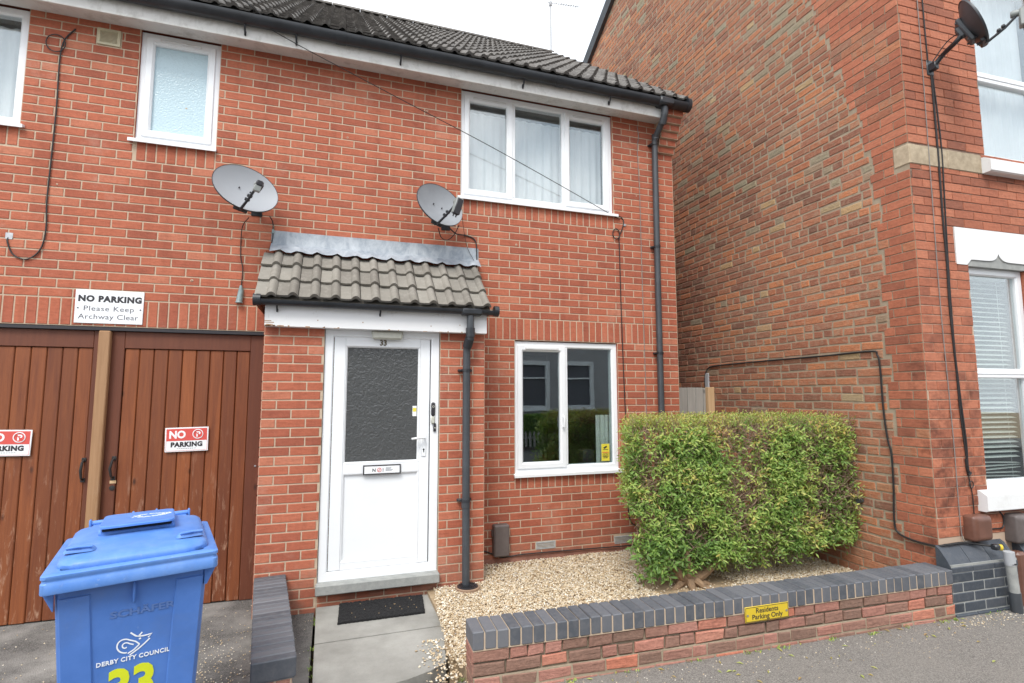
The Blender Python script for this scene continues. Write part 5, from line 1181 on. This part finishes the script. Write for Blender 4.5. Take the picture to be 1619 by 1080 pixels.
# ================================================================== NEIGHBOURING HOUSE
nb = thing('brick_house', 'old orange brick terraced house on the right with a tall patched side wall', 'house', (2.0, 0, -.08))
CX, CY = .97, -2.025; FA, SA = R(-2.5), R(1.3)
fd, fn = Vector((cos(FA), sin(FA), 0)), Vector((sin(FA), -cos(FA), 0)); sd_, sn = Vector((sin(SA), cos(SA), 0)), Vector((-cos(SA), sin(SA), 0)); C0 = Vector((CX, CY, 0))
def NF(u, v, d): return tuple(C0 + fd * u + fn * d + Vector((0, 0, v)))
def NS(u, v, d): return tuple(C0 + sd_ * u + sn * d + Vector((0, 0, v)))
APX, APZ, SLP = 4.2, 9.60, .55
def gz(s): return APZ - SLP * abs(s - APX)
def neighbour():
    rg = random.Random(40); N3 = mnoise.noise
    # side wall: toothed quoin of newer brick, then old patched brickwork with header courses
    def qb(v):
        base = .28 if v < 3.2 else (.26 + (v - 3.2) * .13 if v < 4.0 else .36 + (v - 4.0) * .30)
        return base
    b = MB(); S1 = 9.3
    oldr = {}
    def rold(u, v, z):
        n = N3((u * .9, z * .9, 2)) + .5 * N3((u * 2.6, z * 2.6, 7)); q = .12 + .62 * rg.random() ** 1.1 + .22 * n
        if rg.random() < .15: q = rg.random() * .5 if rg.random() < .72 else rg.uniform(.86, .97)
        if rg.random() < .13: q = rg.uniform(.70, .86)
        if u > 2.6 and z < 3.6 and rg.random() < .5: q = q * .35
        if z > 3.5 and rg.random() < .07: q = rg.uniform(.88, .93)
        return min(1, max(0, q))
    for c in range(-30, 125):
        z0 = 2.205 + c * .0796; z1 = z0 + .0796
        if z0 < -.25: continue
        if z1 > APZ: break
        se = APX + (APZ - z0 - .02) / SLP; sb = max(0, APX - (APZ - z0 - .02) / SLP)
        e = min(S1, se)
        edge = max(qb(z0) + (.055 if (c // 3) % 2 else 0) + rg.uniform(-.012, .012), sb)
        hp = .1165 if c % 7 == 0 else .233; u = edge + .006 - (.116 if c % 2 else rg.uniform(0, .02)); first = True
        while u < e:
            l = hp
            if hp > .2 and rg.random() < .09: l = .1165
            u0, u1 = max(u, edge + .011), min(u + l + rg.uniform(-.004, .004), e)
            sag = .006 * N3((u * 1.3, z0 * .7, 8)) + rg.uniform(-.0025, .0025)
            if u1 - u0 > .03: brick(b, NS, u0, u1, z0 + sag, z1 + sag, 0, p=.005, c=.006, jit=.0045, rnd=rold(u0, u1, z0), j=.0065)
            u += l
    sheet(b, NS, 0, S1, -.25, 6.9, [], 1)
    b.add([NS(0, 6.9, 0), NS(S1, 6.9, 0), NS(APX, APZ, 0), NS(0, gz(0), 0)], [(0, 1, 2, 3)], 1)
    for c in range(-30, 70):
        z0 = 2.235 + c * .080; z1 = z0 + .080
        if z0 < -.2 or z1 > gz(0): continue
        edge = qb(z0) + (.055 if ((c) // 3) % 2 else 0)
        u = -(.0 if c % 2 else .1165)
        if 3.63 < z0 + .04 < 3.82: b0 = .135
        else: b0 = 0
        while u < edge:
            up = max(0, min(.30, (z0 - 3.6) * .22)); old = rg.random() < .10 + up
            brick(b, NS, max(u, b0), min(u + .233, edge), z0, z1, 0 if old else 2, p=.006, c=.003, jit=.002, j=.0042, rnd=rg.uniform(.05, .8) if old else None); u += .233
    # front wall
    ops = [(.600, 1.335, .80, 2.775), (.930, 1.95, 3.81, 5.75)]; L = 4.6
    blank = [(.452, 1.505, 2.775, 3.115), (-.02, .87, 3.638, 3.822), (-.1, 1.0, -.3, .435)]
    sheet(b, NF, 0, L, -.25, gz(0), ops, 3, -.001, .12, 2)
    field(b, NF, .0, L, -.2, gz(0), ops + blank, 2, course=.080, pitch=.233, zref=2.235, ph=(0, .1165), jit=.0016, p=.005, j=.0034, header_every=0)
    b.add([NF(L, -.2, 0), NF(L, gz(0), 0), NF(L, gz(0), -9), NF(L, -.2, -9)], [(0, 1, 2, 3)], 1); b.add([NS(S1, -.2, 0), NS(S1, 6.9, 0), NF(L, 6.9, -9), NF(L, -.2, -9)], [(0, 1, 2, 3)], 1)
    nw = b.build('wall', ['old_brick', 'old_mortar', 'quoin', 'fmortar'], nb)
    m = MB()     # mortar seam between quoin and old work, pale patches
    for c in range(-6, 50):
        z0 = 1.0 + c * .0796 * 1.0; e = qb(z0) + (.118 if (round((z0 - 2.205) / .0796) // 3) % 2 else 0)
    # stone band wrapping the corner
    s_ = MB()
    for (u0, u1) in ((.0, .44), (.443, .868)):
        q = MB(); q.box(u0, u1, -.012, .05, 3.642, 3.818, 0, 0, .006); s_.add([NF(x, z, -y) for x, y, z in q.v], q.f, 0)
    q = MB(); q.box(-.010, .132, -.008, .05, 3.642, 3.818, 0, 0, .006); s_.add([NS(x, z, -y) for x, y, z in q.v], q.f, 0)
    s_.build('stone_band', ['stone'], nb)
    # painted lintel with the carved ogee edge
    l = MB(); top = 3.112; bot = 2.778; cxx = .978
    def und(u):
        d = abs(u - cxx); 
        if d > .40: return bot
        if d > .345: return bot + .052 * (.40 - d) / .055
        return bot + .052 + .075 * math.exp(-d / .035)
    us = [.455 + (1.50 - .455) * i / 120 for i in range(121)]
    vs = [NF(u, top, .010) for u in us] + [NF(u, und(u), .010) for u in us] + [NF(u, top, -.05) for u in us] + [NF(u, und(u), -.09) for u in us]; n = 121
    fs = [(i, n + i, n + i + 1, i + 1) for i in range(n - 1)] + [(n + i, 3 * n + i, 3 * n + i + 1, n + i + 1) for i in range(n - 1)] + [(i, i + 1, 2 * n + i + 1, 2 * n + i) for i in range(n - 1)]
    l.add(vs, fs, 0); l.add([NF(.455, top, .01), NF(.455, bot, .01), NF(.455, bot, -.05), NF(.455, top, -.05)], [(0, 1, 2, 3)], 0)
    g_ = MB(); g_.box(.575, 1.38, .0, .06, 2.772, 2.91, 1); l.add([NF(x, z, -y) for x, y, z in g_.v], g_.f, 1); l.build('lintel', ['white_stone', 'concrete'], nb)
    def sill(name, u0, u1, z0, z1, pj):
        q = MB(); q.prism([(.12, z1 + .02), (-pj + .05, z1), (-pj, z1 - .035), (-pj, z0 + .01), (-pj + .015, z0), (.12, z0)], u0, u1, 0); o = MB(); o.add([NF(y, z, -x) for x, y, z in q.v], q.f, 0); return o.build(name, ['white_stone'], nb)
    sill('window_sill', .475, 1.46, .668, .835, .075); sill('window_sill', .865, 2.02, 3.645, 3.79, .085)
    # windows
    XF = Matrix(((fd.x, -fn.x, 0, C0.x), (fd.y, -fn.y, 0, C0.y), (0, 0, 1, 0), (0, 0, 0, 1)))
    def win(x0, x1, z0, z1, tr, trw, mat):
        f = MB(); f.M = XF; f.ring(x0, x1, z0, z1, [(0, .13), (0, .045), (.050, .045), (.062, .058), (.062, .12)]); f.box(x0 + .058, x1 - .058, .040, .10, tr - trw / 2, tr + trw / 2, 0, 0, .008); f.box(x0 + .05, x1 - .05, .034, .05, tr - .008, tr + .010, 0, 0, .003)
        o = f.build('window', ['upvc'], nb)
        for (a, c) in ((z0 + .05, tr - .03), (tr + .03, z1 - .05)): p = MB(); p.M = XF; p.box(x0 + .05, x1 - .05, .075, .081, a, c); p.build('pane', [mat], o)
        r_ = MB(); r_.M = XF; a, c = .125, 1.6; r_.add([(x0 - .1, a, z0 - .1), (x1 + .1, a, z0 - .1), (x1 + .1, c, z0 - .1), (x0 - .1, c, z0 - .1), (x0 - .1, a, z1 + .1), (x1 + .1, a, z1 + .1), (x1 + .1, c, z1 + .1), (x0 - .1, c, z1 + .1)], [(0, 1, 2, 3), (7, 6, 5, 4), (3, 2, 6, 7), (0, 3, 7, 4), (2, 1, 5, 6)], 0); r_.build('room_interior', ['room'], nb)
    win(.604, 1.331, .838, 2.770, 1.825, .085, 'glass2'); win(.934, 1.946, 3.812, 5.74, 4.64, .10, 'glass2')
    bl = MB(); bl.M = XF; z = 2.70; i = 0
    while z > .88:
        t = .012 * sin(i * 1.7) if z < 1.05 else 0; sl = .018 if z > 1.05 else .004
        bl.add([(.64, .160, z + t), (1.30, .160, z - t), (1.30, .205, z + sl - t), (.64, .205, z + sl + t), (.64, .160, z + t + .002), (1.30, .160, z - t + .002), (1.30, .205, z + sl - t + .002), (.64, .205, z + sl + t + .002)], [(0, 1, 2, 3), (7, 6, 5, 4), (0, 4, 5, 1), (1, 5, 6, 2), (2, 6, 7, 3), (3, 7, 4, 0)], 0); z -= .044 if z > 1.05 else .03; i += 1
    for x in (.70, 1.22): bl.tube([(x, .18, 2.72), (x, .18, .88)], .0015, 4)
    bl.box(.64, 1.3, .15, .21, 2.70, 2.74, 0); tag(bl.build('window_blind', ['blind']), 'pale slatted blind inside the ground floor window of the old house', 'blind')
    c = MB(); c.M = XF; N = 90; vs = [(.98 + .92 * i / N, .20 + .012 * sin(i * .9) + .008 * sin(i * .37), zz) for zz in (3.7, 5.7) for i in range(N + 1)]; c.add(vs, [(i, i + 1, N + 2 + i, N + 1 + i) for i in range(N)], 0, 0, True); tag(c.build('curtain', ['net']), 'white curtain in the upstairs window of the old house', 'curtain')
    # blue brick plinth with sloping top course, projecting in front of the wall
    p = MB(); rg2 = random.Random(9)
    PW = .115
    for (u0, u1) in ((-.045, .70), (.83, 2.2)):
        for k_, zz in enumerate((-.145, -.065, .012, .087, .162)):
            u = u0 - (.117 if k_ % 2 else 0) + .0
            while u < u1:
                a, e = max(u, u0), min(u + .233, u1)
                if e - a > .03:
                    q = MB(); pj = PW + (.018 if k_ == 0 else 0); q.box(a + .003, e - .003, -pj, .0, zz + .003, zz + .076, 0, 0, .007); p.add([NF(x, z, -y) for x, y, z in q.v], q.f, 0, rg2.random())
                u += .233
        u = u0
        while u < u1 - .02:
            e = min(u + .235, u1); q = MB(); q.prism([(-PW, .242), (-PW, .275), (-.085, .330), (-.030, .405), (.0, .425), (.0, .242)], u + .0025, e - .0025, 0); p.add([NF(y, z, -x) for x, y, z in q.v], q.f, 0, rg2.random()); u = e
        q = MB(); q.box(u0 + .004, u1 - .004, -PW + .004, 0, -.28, .30, 0); p.add([NF(x, z, -y) for x, y, z in q.v], q.f, 1)
        if u0 < 0:      # return of the plinth round the corner
            pass
    p.build('plinth', ['plinth_brick', 'concrete'], nb)
    # roof
    r_ = MB()
    for (s0, s1) in ((-.35, APX), (APX, S1 + .3)):
        a = [NS(s0, gz(s0) + .10, .10), NS(s1, gz(s1) + .10, .10), tuple(Vector(NS(s1, gz(s1) + .10, .10)) + fd * 5), tuple(Vector(NS(s0, gz(s0) + .10, .10)) + fd * 5)]
        bt = [(x, y, z - .10) for x, y, z in a]; r_.add(a + bt, [(0, 1, 2, 3), (7, 6, 5, 4), (0, 4, 5, 1), (1, 5, 6, 2), (2, 6, 7, 3), (3, 7, 4, 0)], 0, .2)
    rf = r_.build('roof', ['tile'], nb)
    v = MB()
    for (s0, s1) in ((-.35, APX), (APX, S1 + .3)): v.loft([[NS(s, gz(s) + dz, d) for dz, d in ((-.10, .0), (-.10, .075), (.05, .115), (.06, .0))] for s in (s0, s1)], 0, 0, True, True, False)
    v.build('verge_board', ['grey_pl'], rf)
    d = MB(); d.tube([NF(.765, 6.0, .07), NF(.765, -.1, .10)] , .036, 14); d.tube([NF(.765, .20, .098), NF(.765, -.1, .10)], .045, 14); 
    d2 = MB(); d2.box(.715, .825, -.115, -.02, -.2, .335, 0, 0, .02); d2.v = [NF(x, z, -y) for x, y, z in d2.v]; d2.build('pipe_casing', ['brown2'], nb)
    return XF
XF = neighbour()
meter_box('brown rounded meter cover under the white sill, left of two', XF @ Matrix.Translation((.385, 0, .445)), .205, .205, .10, 'brown2', 1)
meter_box('grey-brown rounded meter cover under the white sill, right of two', XF @ Matrix.Translation((.865, 0, .395)), .21, .235, .11, 'brown_pl', 1)
def standpipe():
    t = thing('pipe', 'short grey and white pipe standing against the blue brick plinth', 'pipe', NF(.50, -.08, .17)); b = MB(); o = .185
    b.tube([NF(.492, .385, o), NF(.497, .30, o), NF(.500, .285, o)], .037, 16); b.build('cap', ['dish'], t)
    b = MB(); b.tube([NF(.500, .29, o), NF(.520, .06, o)], .035, 16); b.build('shaft', ['concrete'], t)
    b = MB(); b.tube([NF(.500, .300, o), NF(.5, .288, o)], .038, 16); b.build('band', ['ink'], t)
    b = MB(); b.tube([NF(.519, .07, o), NF(.526, -.06, o), NF(.528, -.09, o)], .040, 16); b.build('socket', ['grey_pl'], t)
    b = MB(); b.M = XF; b.tube([(.445, -.13, .41), (.475, -.15, .408)], .024, 12, 1); b.box(.40, .455, -.16, -.11, .39, .435, 0, 0, .01); tag(b.build('cable_joint', ['black_pl', 'sign_yellow']), 'small yellow and black cable joint beside the short grey pipe', 'cable joint')
standpipe()
sat = None
def nb_dish():
    F = NF(.325, 4.56, 0); c = Vector(NF(.36, 4.76, .36))
    az = math.atan2(fn.x, -fn.y)
    t, X = sat_dish('', 'satellite dish on a long arm high on the old house, seen from behind', tuple(c), R(33), R(22), 0.05, .46, .42, 'back_grey', tuple(F), True, 'satellite dishes on the house fronts')
    for ch in list(t.children):
        if ch.name.startswith('wall_bracket'): bpy.data.objects.remove(ch)
    b = MB(); b.M = XF; b.box(.285, .365, -.012, 0, 4.50, 4.64, 1, 0, .004); b.box(.30, .35, -.07, -.01, 4.53, 4.60, 0, 0, .006); wv = b.M.inverted() @ (X @ Vector((0, .09, -.02)))
    b.tube(smooth([(.325, -.05, 4.57), (.335, -.12, 4.63), (wv.x - .03, wv.y + .03, wv.z - .06), tuple(wv)], 4), .020, 10); b.tube(smooth([(.30, -.05, 4.60), (.33, -.16, 4.72), (wv.x, wv.y, wv.z + .02)], 4), .005, 6)
    b.build('wall_bracket', ['black_pl', 'grey_pl'], t)
    bb = MB(); bb.M = X; bb.box(-.05, .05, .055, .095, -.15, .10, 0, 0, .01); bb.box(-.03, .03, .08, .125, -.06, .04, 0, 0, .008)
    for (x, z) in ((-.035, .07), (.035, .07), (-.035, -.12), (.035, -.12)): bb.tube([(x, .095, z), (x, .105, z)], .009, 8)
    bb.build('back_plate', ['grey_pl'], t)
nb_dish()
n_ = lambda u, v, d=.014: NF(u, v, d)
cable('pair of black cables hanging from the high dish down the old house front', [n_(.325, 4.50), n_(.328, 4.0), n_(.327, 3.6), n_(.322, 3.15), n_(.328, 2.8), n_(.318, 2.42), n_(.33, 2.0), n_(.352, 1.6), n_(.375, 1.25), n_(.372, 1.05)], .0085, 'rubber',
      lambda b: (b.tube(smooth([n_(.34, 4.50), n_(.365, 4.1), n_(.375, 3.75), n_(.352, 3.1), n_(.335, 2.5), n_(.335, 1.9), n_(.34, 1.5), n_(.362, 1.18), n_(.372, 1.02)]), .006, 6), b.tube(smooth([n_(.36, 1.10), n_(.372, 1.0), n_(.395, .985), n_(.372, .97)]), .012, 6)))
cable('black cable rising from the high dish bracket to the roof of the old house', [n_(.285, 7.0), n_(.288, 5.6), n_(.290, 5.0), n_(.296, 4.62)], .006)
cable('thin wire running straight down the front of the old house near its corner', [n_(.22, 7.0), n_(.225, 5.0), n_(.215, 3.4), n_(.21, 2.4), n_(.235, 1.3), n_(.235, .70), n_(.25, .46), n_(.33, .435)], .0035, 'grey_cable')
cable('thin black lead with a small ring above the left meter cover', [n_(.372, 1.02), n_(.378, .93), n_(.40, .80), n_(.402, .65)], .004, 'rubber', lambda b: b.tube([NF(.395 + .022 * cos(a), .89 + .028 * sin(a), .016) for a in [2 * pi * i / 18 for i in range(19)]], .004, 6))
cable('black cable linking the two meter covers on the old house', [n_(.49, .50), n_(.60, .515), n_(.72, .52), n_(.74, .60), n_(.70, .65)], .006)
sp_ = lambda u, v, d=.016: NS(u, v, d)
cable('black cable running level along the old side wall, then down to the plinth', [sp_(2.87, 1.72), sp_(2.86, 1.88), sp_(2.80, 1.98), sp_(2.66, 2.012), sp_(2.2, 2.020), sp_(1.69, 2.026), sp_(1.0, 2.028), sp_(.47, 2.035), sp_(.405, 2.00), sp_(.385, 1.88), sp_(.380, 1.5), sp_(.36, 1.25), sp_(.335, 1.12), sp_(.335, .85), sp_(.350, .55), sp_(.325, .45), sp_(.20, .415), sp_(.02, .415), n_(.05, .432, .03), n_(.25, .432, .03), n_(.42, .415, .12)], .0085)
b = MB(); q = MB(); q.box(2.79, 2.862, -.022, .004, 1.70, 1.925, 0, 0, .006); b.add([NS(x, z, -y) for x, y, z in q.v], q.f, 0); tag(b.build('conduit', ['dish']), 'short grey conduit on the old side wall just above the fence post', 'conduit')
b = MB(); b.tube([NS(.66, .66, .0), NS(.66, .655, .055)], .022, 12); tag(b.build('pipe', ['grey_pl']), 'stub of grey waste pipe poking from the old side wall by the hedge', 'pipe')

# ================================================================== ACROSS THE STREET (seen mirrored in the ground floor window)
def opposite():
    t = thing('rendered_house', 'grey rendered house across the street, mirrored in the ground floor window', 'house', (3, -14.6, -.1))
    b = MB(); Fo = lambda u, v, d: (u, -14.5 + d, v)
    ops = [(2.2, 3.72 + .75, 1.06, 2.95), (4.85, 6.42, 1.06, 2.95), (2.3, 4.3, 3.9, 5.3), (-3, -1.2, 1.06, 2.9), (9, 10.6, 1.06, 2.9)]
    sheet(b, Fo, -9, 16, -.2, 5.6, ops, 0, 0, .12)
    b.add([(-9, -14.5, 5.6), (16, -14.5, 5.6), (16, -18.5, 8.4), (-9, -18.5, 8.4)], [(0, 1, 2, 3)], 1); b.build('wall', ['render', 'tile'], t)
    for (x0, x1, z0, z1) in ops:
        f = MB(); f.v = []; g = MB(); g.ring(x0, x1, z0, z1, [(-.02, .02), (-.02, .0), (.14, .0), (.15, .02), (.15, .1)]); f.add([(x, -14.47 - y, z) for x, y, z in g.v], g.f, 0); f.box(x0 + .1, x1 - .1, -14.56, -14.50, (z0 + z1) / 2 + .25, (z0 + z1) / 2 + .31, 0); f.box(x0 - .1, x1 + .1, -14.5, -14.42, z0 - .07, z0, 0)
        o = f.build('window', ['upvc'], t); p = MB(); p.box(x0 + .1, x1 - .1, -14.59, -14.57, z0 + .1, z1 - .1); p.build('pane', ['ink_grey'], o)
    h_ = thing('hedge', 'dark hedge across the street, mirrored in the ground floor window', 'hedge', (3, -11.9, -.1)); g = MB(); rg = random.Random(50)
    g.box(-8, 12, -12.2, -11.75, -.1, .92, 0, .05)
    for _ in range(9000):
        x = rg.uniform(-3, 9); 
        if rg.random() < .75: c = Vector((x, -11.72 + rg.gauss(0, .03), rg.uniform(.1, .98)))
        else: c = Vector((x, rg.uniform(-12.2, -11.72), .94 + rg.gauss(0, .02)))
        a = Vector((rg.gauss(0, 1), rg.gauss(0, 1), rg.gauss(0, 1))).normalized() * .045; b_ = a.orthogonal().normalized() * .02; g.add([c - a, c + b_, c + a, c - b_], [(0, 1, 2, 3)], 0, rg.uniform(.0, .6))
    g.build('foliage', ['leaf'], h_)
    f = thing('picket_fence', 'pale picket fence across the street, mirrored in the ground floor window', 'fence', (3, -11.6, -.1)); g = MB(); x = -4.0
    while x < 9: g.prism([(x, -.08), (x + .075, -.08), (x + .075, .36), (x + .0375, .43), (x, .36)], -11.58, -11.555, 0, .3); x += .145
    g.box(-4, 9, -11.60, -11.58, .18, .25, 0, .3); g.build('pickets', ['grey_board'], f)
opposite()
